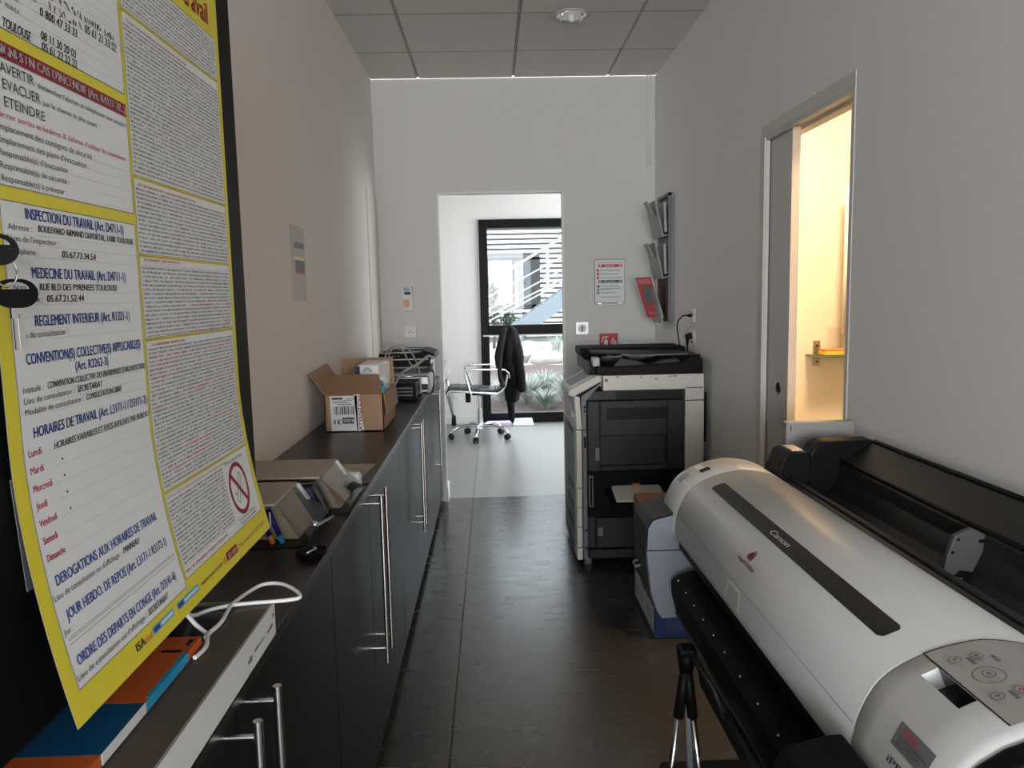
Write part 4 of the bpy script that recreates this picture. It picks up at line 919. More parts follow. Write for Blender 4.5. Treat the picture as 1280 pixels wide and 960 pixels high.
rd = thing('towel_radiator', 'white ribbed towel radiator at the edge of the lit washroom opening', 'radiator', (1.65,3.5,1.1))
ta, tb = Vector((1.5942,3.5000,1.8243)), Vector((1.5936,3.5000,1.1627))
bm = BM(); tube(bm, [(ta.x,3.5,ta.z),(tb.x,3.5,tb.z)], .009); build('upright', bm, 'white', rd); bm = BM(); tube(bm, [(ta.x+.40,3.5,ta.z),(tb.x+.42,3.5,tb.z)], .009); build('upright', bm, 'white', rd)
for k in range(38):
    z = tb.z+.03+(ta.z-tb.z-.03)*k/37; xx = tb.x+(ta.x-tb.x)*(z-tb.z)/(ta.z-tb.z)
    bm = BM(); tube(bm, [(xx+.006,3.492,z),(xx+.405,3.492,z)], .0062, seg=8); build('rung', bm, 'white', rd)
bm = BM(); [cyl(bm, (tb.x+.05+.3*a,3.5,zz),(tb.x+.05+.3*a,3.6,zz),.008) for a in (0,1) for zz in (1.3,1.75)]; build('wall_fixing', bm, 'white', rd)
wl = thing('washroom_lamp', 'round washroom ceiling lamp giving warm light', 'lamp', (1.42,2.75,2.5))
bm = BM(); lathe(bm, [(0,-.05),(.11,-.045),(.14,-.02),(.145,0),(0,0)], 1.42, 2.75, 2.499, 32); build('diffuser', bm, mat('lamp glass', (.9,.8,.6), .4, emit=(1,.72,.40), estr=6), wl, smooth=True)
add_light('washroom_bulb', 'AREA', (1.42,2.75,2.43), (0,0,-1), BATH, (1.0,.68,.38), .25, .25)

# ------------------------------------------------------------------ photocopier
cp = thing('photocopier', 'large black and off-white photocopier standing against the grey wall', 'photocopier', (.72,4.10,0))
N0, N1 = 3.79, 4.40
bm = BM(); box(bm, .430,1.030,N0+.045,N1,.035,.895,bev=.006); build('body', bm, 'dkgrey', cp)
# side facing the room: door with a recess, grilles, column
bm = BM()
for s in ((.457,.519,.49,.842),(.853,.936,.49,.842),(.519,.853,.668,.842),(.519,.853,.49,.515)): box(bm, s[0],s[1],N0-.006,N0+.046,s[2],s[3],bev=.004)
box(bm, .519,.853,N0+.030,N0+.046,.515,.668)
sd = build('side_door', bm, 'dkgrey', cp)
bm = BM()
for k in range(9): box(bm, .553,.858,N0-.0085,N0-.005,.750+.0066*k,.7535+.0066*k,bev=.0005)
build('vent_grille', bm, 'black', sd)
bm = BM(); box(bm, .492,.516,N0-.016,N0-.005,.545,.612,bev=.004); build('door_grip', bm, 'midgrey', sd)
bm = BM(); box(bm, .440,.940,N0-.002,N0+.046,.846,.892,bev=.003); ug = build('upper_side_panel', bm, 'dkgrey', cp)
bm = BM(); [box(bm, .60,.93,N0-.004,N0-.0015,.852+.0062*k,.8552+.0062*k,bev=.0005) for k in range(6)]; build('vent_grille', bm, 'black', ug)
bm = BM(); box(bm, .942,1.036,N0-.004,N0+.3,.838,.904,bev=.003); box(bm, .942,1.036,N0-.004,N0+.3,.040,.834,bev=.003); build('rear_column', bm, 'offwhite', cp)
bm = BM(); box(bm, 1.030,1.058,N0+.03,N1-.05,.62,.87,bev=.004); build('rear_duct', bm, 'black', cp)
bm = BM(); box(bm, .455,.94,N0-.004,N0+.046,.255,.488,bev=.003); build('tray_panel', bm, 'blackmat', cp)
bm = BM(); box(bm, .497,.93,N0-.006,N0+.046,.096,.252,bev=.004); ld = build('lower_side_door', bm, 'dkgrey', cp)
bm = BM(); box(bm, .502,.530,N0-.014,N0-.005,.160,.205,bev=.004); build('door_grip', bm, 'midgrey', ld)
bm = BM(); box(bm, .46,.94,N0-.002,N0+.046,.04,.085,bev=.004); build('base_panel', bm, 'dkgrey', cp)
bm = BM(); prism(bm, [(.430,.70),(.452,.70),(.452,.845),(.527,.93),(.50,.93),(.425,.865)], 'y', N0-.003, N0+.02, bev=.002); build('corner_fascia', bm, 'midgrey', cp)
bm = BM(); box(bm, .432,.453,N0-.005,N0+.012,.04,.698,bev=.002); box(bm, .460,.483,N0-.012,N0,.31,.47,bev=.003); 
cs = build('corner_strip', bm, 'midgrey', cp)
bm = BM()
bm.free()
for x,z in ((.443,.815),(.443,.795),(.445,.10),(.445,.19)): bm = BM(); cyl(bm,(x,N0-.004,z),(x,N0-.008,z),.006,seg=14); build('screw', bm, 'black', cs)
bm = BM(); box(bm,.438,.449,N0-.0075,N0-.004,.61,.665,bev=.002); build('latch', bm, 'black', cs)
bm = BM(); box(bm, .466,.476,N0-.018,N0-.010,.32,.46,bev=.002); build('cord_grip', bm, 'black', cs)
# front: upper door and four paper drawers
bm = BM(); prism(bm, [(.392,.885),(.418,.885),(.430,.702),(.402,.702)], 'y', N0-.004, N1, bev=.003); fu = build('upper_front', bm, 'offwhite', cp)
bm = BM(); prism(bm, [(.3905,.868),(.392,.868),(.3965,.80),(.395,.80)], 'y', N0+.02, N0+.28); prism(bm, [(.3955,.792),(.397,.792),(.4015,.73),(.400,.73)], 'y', N0+.02, N0+.28, mi=1); build('sticker', bm, ['lilac','sky_film'], fu)
for z0,z1 in ((.406,.699),(.309,.403),(.209,.306),(.102,.206),(.036,.099)):
    bm = BM(); box(bm, .400,.428,N0-.004,N1,z0,z1,bev=.004); dr = build('drawer' if z1 < .45 else 'front_door', bm, 'offwhite', cp)
    bm = BM(); box(bm, .3975,.4004,N0+.16,N0+.42,z1-.045,z1-.012,bev=.001); build('grip_recess', bm, 'black', dr)
bm = BM(); box(bm, .3985,.4005,N0+.10,N1-.01,.04,.69); build('front_painted_shade', bm, 'midgrey', cp)  # grey sheet painting in shade over the off-white drawer fronts
# scanner band and control panel
bm = BM(); box(bm, .535,1.035,N0-.004,N1,.893,.968,bev=.004); box(bm,.50,.545,N0+.05,N1,.91,.968,bev=.003); sb = build('scanner_band', bm, 'offwhite', cp)
bm = BM(); cyl(bm,(.551,N0-.0035,.945),(.551,N0-.007,.945),.009,seg=18); [box(bm,x,x+w,N0-.0055,N0-.003,z,z+.006,bev=.0005) for x,w,z in ((.60,.014,.957),(.72,.010,.953),(.79,.016,.945),(.86,.012,.955),(.88,.018,.956))]; build('screw_caps', bm, 'midgrey', sb)
bm = BM(); prism(bm, [(.362,.876),(.368,.900),(.508,.972),(.530,.955),(.526,.940),(.388,.866)], 'y', N0-.012, N0+.40, bev=.006); kp = build('control_panel', bm, 'offwhite', cp)
bm = BM(); prism(bm, [(.388,.870),(.526,.938),(.50,.915),(.42,.866)], 'y', N0-.006, N0+.38, bev=.003); build('panel_underside', bm, 'black', cp)
ang = math.atan2(.072,.140); tilt = lambda u,v,o=.0: (.372+u*cos(ang)-o*sin(ang), N0+v, .9035+u*sin(ang)+o*cos(ang))
bm = BM()
for u0,u1,v0,v1,m in ((.012,.145,.11,.33,0),(.01,.05,.02,.09,1),(.06,.14,.015,.095,1)): quadbox(bm,[tilt(u0,v0),tilt(u1,v0),tilt(u1,v1),tilt(u0,v1)],(-.0006,0,.0012),mi=m)
build('touch_screen', bm, ['midgrey','paper'], kp)
bm = BM(); [quadbox(bm,[tilt(u,v,.0015),tilt(u+.010,v,.0015),tilt(u+.010,v+.012,.0015),tilt(u,v+.012,.0015)],(-.0006,0,.001)) for u in (.02,.045,.07,.095) for v in (.345,.365)]; build('panel_buttons', bm, 'ltgrey', kp)
# document feeder
bm = BM(); prism(bm, [(.505,.970),(1.030,.970),(1.030,1.046),(.995,1.052),(.93,1.024),(.66,1.010),(.56,1.010),(.505,1.016)], 'y', N0-.002, N0+.05, bev=.004)
box(bm, .475,.53,N0+.05,N1,.970,1.03,bev=.004); box(bm, .53,1.030,N0+.04,N1,.970,1.004,bev=.003); box(bm, .985,1.030,N0+.04,N1-.02,.970,1.058,bev=.006)
df = build('document_feeder', bm, 'black', cp)
bm = BM(); box(bm, .470,.60,N0+.30,N1,1.03,1.068,bev=.008); box(bm, .465,1.028,N0+.34,N1+.005,1.040,1.080,bev=.008); build('feeder_housing', bm, 'blackmat', df)
bm = BM(); prism(bm, [(.50,1.066),(1.020,1.048),(1.020,1.058),(.50,1.075)], 'y', N0+.13, N0+.36, bev=.003); build('input_tray', bm, 'dkgrey', df)
bm = BM(); prism(bm, [(.59,1.004),(.63,1.046),(.70,1.038),(.77,1.014),(.86,1.036),(.92,1.040),(.95,1.004)], 'y', N0+.055, N0+.30, bev=.004); build('output_tray', bm, 'dkgrey', df)
bm = BM(); box(bm, .488,.522,N0+.01,N0+.09,1.012,1.056,bev=.005); build('hinge_cap', bm, 'ltgrey', df)
bm = BM(); tube(bm, [(.545,N0+.10,1.050),(.64,N0+.10,1.051),(.65,N0+.10,1.062),(.70,N0+.10,1.056),(.80,N0+.10,1.056),(.98,N0+.10,1.058)], .005); build('guide_rod', bm, 'midgrey', df)
bm = BM(); tube(bm, [(.53,N0+.11,1.038),(.63,N0+.11,1.038)], .011); build('roller', bm, 'dkgrey', df)
bm = BM(); box(bm, .478,.484,N0+.02,N0+.06,.985,1.015); build('side_slot', bm, 'black', df)
# bypass tray, feet
bm = BM(); prism(bm, [(N0,.405),(N0-.20,.372),(N0-.235,.366),(N0-.235,.356),(N0-.02,.372),(N0,.36)], 'x', .545,.835, bev=.004); bt = build('bypass_tray', bm, 'blackmat', cp)
bm = BM(); box(bm, .675,.715,N0-.03,N0-.008,.408,.428,bev=.004); build('orange_tab', bm, mat('orange tab',(.45,.16,.06),.5), bt)
bm = BM(); [cyl(bm,(x,y,0.0005),(x,y,.04),.022,.018) for x in (.46,.98) for y in (N0+.05,N1-.05)]; build('foot', bm, 'midgrey', cp)
bm = BM()
for k in range(5): quadbox(bm, [(.572+.002*k,N0-.012,.4085+.0018*k),(.815-.002*k,N0-.012,.4085+.0018*k),(.815,N0-.190,.3805+.0018*k),(.570,N0-.190,.3805+.0018*k)], (0,0,.0014))
lone('paper_stack', bm, 'offwhite', 'short stack of white paper lying in the side tray of the copier', 'paper')

# ------------------------------------------------------------------ cartons on the floor
cb = thing('paper_carton', 'blue and white paper carton on the floor, under the brown carton', 'carton', (.78,3.17,0))
bm = BM(); box(bm, .615,.945,2.945,3.39,.0008,.285,bev=.003); build('body', bm, 'bluebox', cb)
bm = BM(); [box(bm, .6138,.6152,a,b,.02,.14) for a,b in ((2.965,3.10),(3.115,3.36))]; build('white_panel', bm, 'ltgrey', cb)
bm = BM(); box(bm, .66,.74,2.9438,2.9452,.03,.12); build('pale_print', bm, mat('carton print',(.015,.035,.12),.5), cb)
bm = BM(); flc = lambda u,v: (.6132, 3.08-u, .035+v); letters(bm,'A4',flc,0,.03,.022,.045,0); flc2 = lambda u,v: (.6132, 3.32-u, .035+v); letters(bm,'80 g',flc2,0,.03,.02,.06,0); build('carton_lettering', bm, 'bluebox', cb)
kb = thing('brown_carton', 'brown carton standing on the blue and white paper carton behind the plotter', 'carton', (.78,3.2,.286))
bm = BM(); box(bm, .612,.945,3.0,3.385,.2865,.482,bev=.003); build('body', bm, mat('dark kraft',(.30,.16,.085),.8,var=.1), kb)
bm = BM(); box(bm, .60+.012,.945,3.17,3.21,.4815,.4825); build('tape_strip', bm, 'kraft', kb)

# ------------------------------------------------------------------ wide-format plotter on its stand
pl = thing('plotter', 'wide silver and black roll plotter on a black stand along the grey wall', 'plotter', (.70,1.46,0))
PP = [(.458,.755),(.461,.785),(.466,.812),(.480,.845),(.498,.870),(.530,.892),(.566,.906),(.600,.914),(.634,.918),(.690,.909),(.730,.892),(.757,.870)]
SPn = [(p.x,p.y) for p in spline([(a,b,0) for a,b in PP], 4)]
SL = [0.0]
for a, b in zip(SPn, SPn[1:]): SL.append(SL[-1]+math.hypot(b[0]-a[0],b[1]-a[1]))
def pat(s):
    s = max(0, min(SL[-1]-1e-6, s)); i = 0
    while i < len(SL)-2 and SL[i+1] < s: i += 1
    t = (s-SL[i])/(SL[i+1]-SL[i]); a, b = SPn[i], SPn[i+1]
    d = Vector((b[0]-a[0], 0, b[1]-a[1])).normalized()
    return Vector((a[0]+(b[0]-a[0])*t, 0, a[1]+(b[1]-a[1])*t)), Vector((-d.z,0,d.x))
def s_of(k): return SL[4*k]
def s_near(x):   # arc length where the profile reaches x
    for i,(a,b) in enumerate(zip(SPn,SPn[1:])):
        if a[0] <= x <= b[0]: return SL[i]+(SL[i+1]-SL[i])*(x-a[0])/max(1e-9,b[0]-a[0])
    return SL[-1]
def onprof(Y, s, off=0.0):
    p, n = pat(s); p = p+n*off; p.y = Y; return p
def shell(y0, y1, name, m, r0=.004, r1=.004, grow=0.0):
    ys = [(y0,-r0*1.6),(y0+r0*.4,-r0*.5),(y0+r0,0),(y1-r1,0),(y1-r1*.4,-r1*.5),(y1,-r1*1.6)]
    bm = BM(); rings = []
    for y, off in ys:
        ring = [onprof(y, s, off+grow) for s in SL]
        ring += [Vector((.757+off,y,.80)), Vector((.52,y,.735)), Vector((.464-off,y,.740))]
        rings.append(ring)
    loft(bm, rings); return build(name, bm, m, pl, smooth=True, angle=50)
# under-body
bm = BM(); prism(bm, [(.478,.752),(.53,.735),(.745,.80),(.785,.77),(1.035,.77),(1.035,.59),(.60,.57),(.545,.60),(.525,.66),(.478,.70)], 'y', .785, 2.085, bev=.006); build('under_body', bm, 'black', pl)
mc = shell(.957, 1.947, 'roll_cover', 'silver', .0015, .0015)
fcap = shell(1.951, 2.098, 'far_end_cover', 'silver', .0015, .008)
# near end cover with the recessed display
sa, sb_ = s_near(.529), s_near(.5505); ya, yb = .838, .918
Sg = sorted(set(SL + [sa, sb_])); ysn = [.767,.771,.780,ya,yb,.9525,.9535]
offs = {.767:-.016,.771:-.007,.780:0,ya:0,yb:0,.9525:0,.9535:-.0012}
bm = BM(); G = [[bm.verts.new(onprof(y,s,offs[y])) for s in Sg] for y in ysn]
for j in range(len(ysn)-1):
    for i in range(len(Sg)-1):
        if ysn[j] == ya and sa-1e-9 <= Sg[i] and Sg[i+1] <= sb_+1e-9: continue
        bm.faces.new((G[j][i],G[j][i+1],G[j+1][i+1],G[j+1][i])).smooth = True
for row in (G[0], G[-1]):
    y = row[0].co.y; c = [bm.verts.new(p) for p in ((.757,y,.80),(.52,y,.735),(.464,y,.740))]
    bm.faces.new(row + c)
ncap = build('near_end_cover', bm, 'silver', pl, recalc=False)
bm = BM()
A = [onprof(ya,sa),onprof(ya,sb_),onprof(yb,sb_),onprof(yb,sa)]; D = [onprof(ya+.001,sa+.004,-.022),onprof(ya+.001,sb_-.001,-.024),onprof(yb-.006,sb_-.001,-.024),onprof(yb-.006,sa+.004,-.022)]
va = [bm.verts.new(p) for p in A]; vd = [bm.verts.new(p) for p in D]
for i in range(4): bm.faces.new((va[i],va[(i+1)%4],vd[(i+1)%4],vd[i])).material_index = (1 if i == 1 else 0)
bm.faces.new(vd).material_index = 1
build('display_recess', bm, ['silver',mat('dark display',(.012,.013,.014),.15)], ncap)
# control panel field on the near cover
def strip(bm, Ya, Yb, s0, s1, off, mi=0, n=10, rad=0.0):
    ny = max(1,int(abs(Yb-Ya)/.05)); patch(bm, lambda u,v: onprof(Ya+(Yb-Ya)*u, s0+(s1-s0)*v, off), 0,1,0,1, mi, ny, n)
bm = BM(); strip(bm, .953, .782, s_near(.5525), s_near(.735), .0009, 0, 14); cpan = build('control_panel', bm, 'panelgrey', pl, recalc=False)
bm = BM(); strip(bm, .9525,.782, s_near(.5510), s_near(.5528), .0011, 0, 1); strip(bm, .9545,.9525, s_near(.5510), s_near(.735), .0011, 0, 12); build('panel_seam', bm, 'black', cpan, recalc=False)
def disc(bm, Y, x, r, off, mi=0, r0=None, seg=28):
    s = s_near(x); P = lambda a, q: onprof(Y - q*cos(a), s + q*sin(a), off)
    if r0 is None: bm.faces.new([bm.verts.new(P(2*pi*i/seg, r)) for i in range(seg)]).material_index = mi
    else:
        for i in range(seg):
            a, b = 2*pi*i/seg, 2*pi*(i+1)/seg
            bm.faces.new([bm.verts.new(P(*q)) for q in ((a,r0),(b,r0),(b,r),(a,r))]).material_index = mi
for Y, x, r, red in ((.918,.572,.0076,0),(.916,.598,.0076,0),(.831,.570,.0076,0),(.832,.598,.0080,1),(.874,.587,.0076,0)):
    bm = BM(); disc(bm, Y, x, r, .0026, 0); disc(bm, Y, x, r, .0030, 1, r*.86); disc(bm, Y, x, r*.35, .0032, 2 if red else 1, r*.15)
    build('panel_button', bm, ['panelgrey','midgrey','pred'], cpan, recalc=False)
bm = BM(); disc(bm, .874, .587, .0185, .0014, 0, .0174); 
for Y, x in ((.918,.585),(.912,.612),(.836,.584),(.834,.611)):
    s = s_near(x)
    for k in range(5): patch(bm, lambda u,v: onprof(Y-u, s+v, .0014), .0035*k, .0035*k+.0024, 0, .005, 0)
build('printed_legend_marking', bm, 'midgrey', cpan, recalc=False)
# black window strip with its lettering
s0_, s1_ = s_near(.5295), s_near(.5625)
bm = BM(); ring_pts = []
Ya_, Yb_ = 1.022, 1.866; rc = .010
def rpts():
    out = []
    for cx, cy, a0 in ((Yb_-rc, s1_-rc, 0), (Ya_+rc, s1_-rc, pi/2), (Ya_+rc, s0_+rc, pi), (Yb_-rc, s0_+rc, 3*pi/2)):
        for k in range(7): out.append((cx+rc*cos(a0+pi/2*k/6), cy+rc*sin(a0+pi/2*k/6)))
    return out
nrow = 8; loop = rpts()
# column sweep keeps the strip on the curved cover
for k in range(nrow):
    v0, v1 = s0_+(s1_-s0_)*k/nrow, s0_+(s1_-s0_)*(k+1)/nrow
    def span(v):
        d = min(v-s0_, s1_-v); ins = 0 if d >= rc else rc-math.sqrt(max(0, rc*rc-(rc-d)**2)); return Ya_+ins, Yb_-ins
    (l0,h0),(l1,h1) = span(v0), span(v1)
    bm.faces.new([bm.verts.new(onprof(*q)) for q in ((l0,v0,.0008),(h0,v0,.0008),(h1,v1,.0008),(l1,v1,.0008))])
build('window_strip', bm, mat('smoked strip',(.014,.013,.012),.45), mc, recalc=False)
bm = BM(); fz = lambda Y0,s0,off=.0014: (lambda u,v: onprof(Y0-u, s0+v, off))
letters(bm, 'Canon', fz(1.490, s_near(.5395)), 0, 0, .0125, .094, 0, .12, bold=.05); build('strip_lettering', bm, 'white', mc, recalc=False)
bm = BM(); sl = s_near(.4860)
letters(bm, 'imagePROGRAF', fz(1.496, sl-.012,.001), 0, 0, .0075, .090, 0, bold=.02)
for du, h, m in ((-.010,.018,1),(-.002,.024,0),(.007,.021,1)):
    f = fz(1.449, sl+.002, .001)
    bm.faces.new([bm.verts.new(f(*p)) for p in ((du-.003,.0),(du+.002,-.002),(du+.0055,h*.45),(du+.006,h),(du-.0005,h*.6),(du-.0045,h*.35))]).material_index = m
build('emblem', bm, ['ptext','pdred'], mc, recalc=False)
# seam line along the cover and the finger scoop below it
bm = BM(); strip(bm, .958, 1.946, s_near(.4642), s_near(.4642)+.0009, .0004, 0, 1); build('cover_seam', bm, 'midgrey', mc, recalc=False)
bm = BM(); f = lambda Y,s,o=.0009: onprof(Y,s,o)
sA, sB = .004, s_near(.4635)
va = [bm.verts.new(p) for p in (f(1.509,sA),f(1.420,sA),f(1.424,sB),f(1.500,sB))]; vd = [bm.verts.new(p) for p in (f(1.500,sA,.0012),f(1.428,sA,.0012),f(1.432,sB-.006,.0012),f(1.492,sB-.006,.0012))]
for i in range(4): bm.faces.new((va[i],va[(i+1)%4],vd[(i+1)%4],vd[i]))
bm.faces.new(vd).material_index = 1
build('finger_scoop', bm, ['white','ltgrey'], mc, recalc=False)
# far cover notch, marks and a painted white highlight
bm = BM(); strip(bm, 2.00,2.075, s_near(.540), s_near(.560), .001, 0, 4); strip(bm, 2.00,2.030, s_near(.542), s_near(.568), .0014, 1, 4); build('release_notch', bm, ['white','black'], fcap, recalc=False)
bm = BM()
for k in range(4): strip(bm, 2.03+.010*k, 2.034+.010*k, s_near(.494), s_near(.518), .001, 0, 3)
strip(bm, 1.965,2.025, s_near(.498), s_near(.502), .001, 1, 2); build('cover_marks_glint', bm, ['midgrey','white'], fcap, recalc=False)
# grey sticker and model lettering on the near cover
bm = BM(); st0, st1 = s_near(.4720), s_near(.4860)
patch(bm, lambda u,v: onprof(.878-u, st0+v*(st1-st0), .0006), 0,.073,0,1,0,3,4)
fs_ = lambda u,v: onprof(.874-u, st0+v, .0011)
h_ = st1-st0
letters(bm,'VELA',fs_,.006,h_*.60,.0085,.030,1,bold=.06); letters(bm,'.fr',fs_,.039,h_*.60,.005,.008,1)
for k in range(3): letters(bm,('SERVICE TECHNIQUE 05 61 00','CONTACT TRACEURS GRAND','FORMAT ET MULTI')[k],fs_,.006,h_*(.42-.16*k),.0030,.058-.012*k,2)
build('sticker', bm, [mat('sticker grey',(.17,.17,.18),.35),'pred','ptext'], ncap, recalc=False)
bm = BM(); letters(bm,'iPF785',lambda u,v: onprof(.872-u, s_near(.4662)+v-.004, .001),0,0,.0090,.068,0,bold=.02); build('model_lettering', bm, 'ptext', ncap, recalc=False)
# black end plate, ink boxes at both ends
bm = BM(); prism(bm, [(p[0],p[1]) for p in [(.47,.70),(.462,.765),(.470,.812),(.485,.845),(.503,.868),(.535,.888),(.57,.900),(.60,.907),(.634,.910),(.70,.90),(.757,.865),(.80,.83),(1.03,.83),(1.03,.59),(.52,.61)]], 'y', .735, .768, bev=.006); build('end_plate', bm, 'blackmat', pl)
def ink_box(y0, y1, x0, m, nm):
    bm = BM(); prism(bm, [(x0+.042,.508),(x0+.13,.512),(x0+.13,.70),(x0+.096,.795),(x0+.078,.795),(x0+.018,.780),(x0+.003,.757),(x0,.694),(x0+.012,.58),(x0+.028,.530)], 'y', y0, y1, bev=.004)
    o = build(nm, bm, m, pl); return o
ib = ink_box(1.980, 2.150, .392, 'skytint_grey', 'ink_tank_box')
bm = BM(); prism(bm, [(.389,.69),(.391,.760),(.407,.784),(.470,.800),(.486,.797),(.486,.794),(.470,.7955),(.410,.7805),(.3955,.757),(.3925,.69)], 'y', 1.981, 2.152, bev=.002); 
prism(bm, [(.389,.69),(.3925,.69),(.4045,.58),(.421,.530),(.416,.530),(.401,.58)], 'y', 1.984, 2.151); build('dark_lid', bm, 'dkgrey', ib)
bm = BM(); box(bm, .394,.50,1.9788,1.9805,.696,.6985); build('lid_seam', bm, 'black', ib)
bm = BM(); tube(bm, [(.397,2.09,.62),(.384,2.09,.615),(.384,2.13,.615),(.397,2.13,.62)], .004); build('lid_handle', bm, 'midgrey', ib)
ib2 = ink_box(.775, .955, .352, 'blackmat', 'ink_tank_box')
# output guide: black apron with screws, hanging cloth basket
bm = BM(); prism(bm, [(.530,.655),(.470,.640),(.452,.628),(.452,.600),(.464,.548),(.460,.547),(.447,.598),(.446,.632),(.468,.648),(.530,.664)], 'y', .96, 1.932, bev=.001); ap = build('output_apron', bm, 'blackmat', pl, smooth=True)
bm = BM(); [cyl(bm,(.458,y,.640),(.456,y,.6455),.0022,seg=8) for y in (1.90,1.82,1.74,1.66,1.58,1.50,1.40,1.30,1.2,1.1)]; build('apron_screws', bm, 'steel', ap)
bm = BM(); prism(bm, [(.494,.445),(.502,.445),(.515,.36),(.56,.29),(.66,.27),(.74,.33),(.76,.45),(.752,.45),(.733,.335),(.658,.277),(.565,.297),(.522,.364)], 'y', .98, 1.90, bev=.001); build('cloth_basket', bm, 'fabric', pl, smooth=True)
bm = BM(); tube(bm, [(.498,.97,.447),(.498,1.90,.447)], .009); tube(bm, [(.756,.97,.447),(.756,1.90,.447)], .009); build('basket_rod', bm, 'dkgrey', pl)
bm = BM(); tube(bm, [(.462,.96,.546),(.462,1.93,.546)], .006); build('apron_rod', bm, 'dkgrey', pl)
for y in (.90, 1.96):
    bm = BM(); box(bm, .66,.80,y-.03,y+.03,.085,.60,bev=.006); box(bm, .43,1.02,y-.035,y+.035,.05,.095,bev=.008); sl_ = build('stand_leg', bm, 'black', pl)
    bm = BM(); [(cyl(bm,(x,y-.014,.026),(x,y+.014,.026),.0255,seg=20), box(bm,x-.02,x+.02,y-.018,y+.018,.038,.056,bev=.003)) for x in (.47,.98)]; build('caster', bm, 'rubber', sl_)
bm = BM(); box(bm, .70,.76,.92,1.94,.16,.22,bev=.004); build('stand_crossbar', bm, 'black', pl)
# rear roll bay with its raised cover
bm = BM(); prism(bm, [(.750,.868),(.770,.876),(.790,.868),(.800,.838),(.835,.816),(.88,.814),(.905,.828),(.925,.872),(.928,.902),(.935,.912),(1.012,.958),(1.026,.960),(1.036,.951),(1.036,.755),(.77,.755),(.750,.79)], 'y', .77, 2.045, bev=.002); rb = build('roll_bay', bm, mat('dark roll bay',(.016,.015,.014),.38,var=.1), pl)
bm = BM(); tube(bm, [(.780,.78,.878),(.780,2.04,.878)], .006); build('front_rail', bm, 'dkgrey', rb)
bm = BM(); tube(bm, [(.932,.78,.911),(.932,2.04,.911)], .0055); tube(bm, [(1.022,.78,.962),(1.022,2.04,.962)], .006); build('cover_ribs', bm, 'black', rb)
bm = BM(); prism(bm, [(.80,.755),(1.036,.755),(1.036,.952),(1.02,.966),(.885,.966),(.862,.955),(.84,.92),(.80,.895)], 'y', 2.04, 2.108, bev=.006); build('bay_end_block', bm, 'black', pl)
bm = BM(); prism(bm, [(.745,.77),(.83,.77),(.835,.935),(.825,.946),(.778,.949),(.764,.940),(.748,.90)], 'y', 2.0, 2.10, bev=.005); kb_ = build('end_lever_block', bm, 'black', pl)
bm = BM(); box(bm, .785,.816,2.01,2.08,.9465,.952,bev=.002); build('lever_plate', bm, 'alu', kb_)
bm = BM(); prism(bm, [(.848,.822),(.858,.868),(.870,.904),(.902,.918),(.955,.892),(.958,.886),(.940,.838),(.932,.826),(.905,.812)], 'y', 1.415, 1.427, bev=.002); fl_ = build('roll_flange', bm, mat('flange grey',(.075,.075,.075),.5), pl)
bm = BM(); box(bm, .916,.938,1.4135,1.4155,.889,.896,bev=.001); build('slot', bm, 'black', fl_)
for x,z in ((.876,.897),(.866,.872)): bm = BM(); cyl(bm,(x,1.4155,z),(x,1.4135,z),.003,seg=10); build('screw_hole', bm, 'black', fl_)
bm = BM(); prism(bm, [(.870,.824),(.882,.836),(.905,.832),(.908,.818)], 'y', 1.4135,1.4155); build('cut_out', bm, 'black', fl_)
bm = BM(); frl = lambda u,v: (.806+v, 1.14-u, .8365-v*.6+.0012)
patch(bm, frl, 0,.13,0,.022,0,1,1); frl2 = lambda u,v: (.806+v, 1.14-u, .8365-v*.6+.0022)
letters(bm,'ROLL LOCK',frl2,.045,.006,.010,.075,1); patch(bm, frl2, .005,.04,.004,.018,2); build('bay_label', bm, ['dkgrey','white','sky_film'], rb, recalc=False)
# upright grey board behind the plotter
ubx0, ubx1 = Vector((0.8478,2.2200,0.9609)), Vector((1.0510,2.2200,0.9558))
ub = thing('upright_board', 'light grey board standing upright behind the far end of the plotter', 'board', ((ubx0.x+ubx1.x)/2,2.22,0))
bm = BM(); zt = Vector((0.9367,2.2200,0.9894)).z; box(bm, ubx0.x, ubx1.x-.004, 2.215, 2.245, .001, zt, bev=.002); build('panel', bm, mat('board grey',(.30,.29,.275),.6), ub)
bm = BM(); box(bm, ubx0.x+.012, ubx0.x+.0145, 2.2138, 2.2152, zt-.025, zt-.010); build('small_mark', bm, 'dkgrey', ub)
# ------------------------------------------------------------------ folded tripod by the plotter
tp_ = thing('tripod', 'folded tripod with silver legs standing in front of the plotter', 'tripod', (.42,1.68,0))
ax = Vector((.426,1.69,.530))
bm = BM(); cyl(bm, ax+Vector((0,0,-.02)), ax+Vector((0,0,.03)), .016,.022); box(bm, ax.x-.020,ax.x+.022,ax.y-.022,ax.y+.022,.548,.570,bev=.009); build('head', bm, 'black', tp_)
bm = BM(); tube(bm, [ax+Vector((.01,-.02,.02)), ax+Vector((.045,-.06,-.03)), ax+Vector((.065,-.085,-.09))], .006); build('pan_handle', bm, 'dkgrey', tp_)
for dx, dy in ((-.085,-.05),(.050,-.06),(.07,.10)):
    f = Vector((ax.x+dx, ax.y+dy, .008)); p = lambda t: ax+(f-ax)*t
    bm = BM(); tube(bm, [p(.0),p(.24)], .0125); lg = build('upper_leg', bm, 'black', tp_)
    bm = BM(); tube(bm, [p(.22),p(.66)], .0075); build('silver_tube', bm, 'steel', lg)
    bm = BM(); tube(bm, [p(.64),p(.70)], .0115); build('clamp', bm, 'black', lg)
    bm = BM(); tube(bm, [p(.68),p(.97)], .0065); build('silver_tube', bm, 'steel', lg)
    bm = BM(); cyl(bm, p(.96), p(1.0), .009,.011); build('rubber_foot', bm, 'rubber', lg)
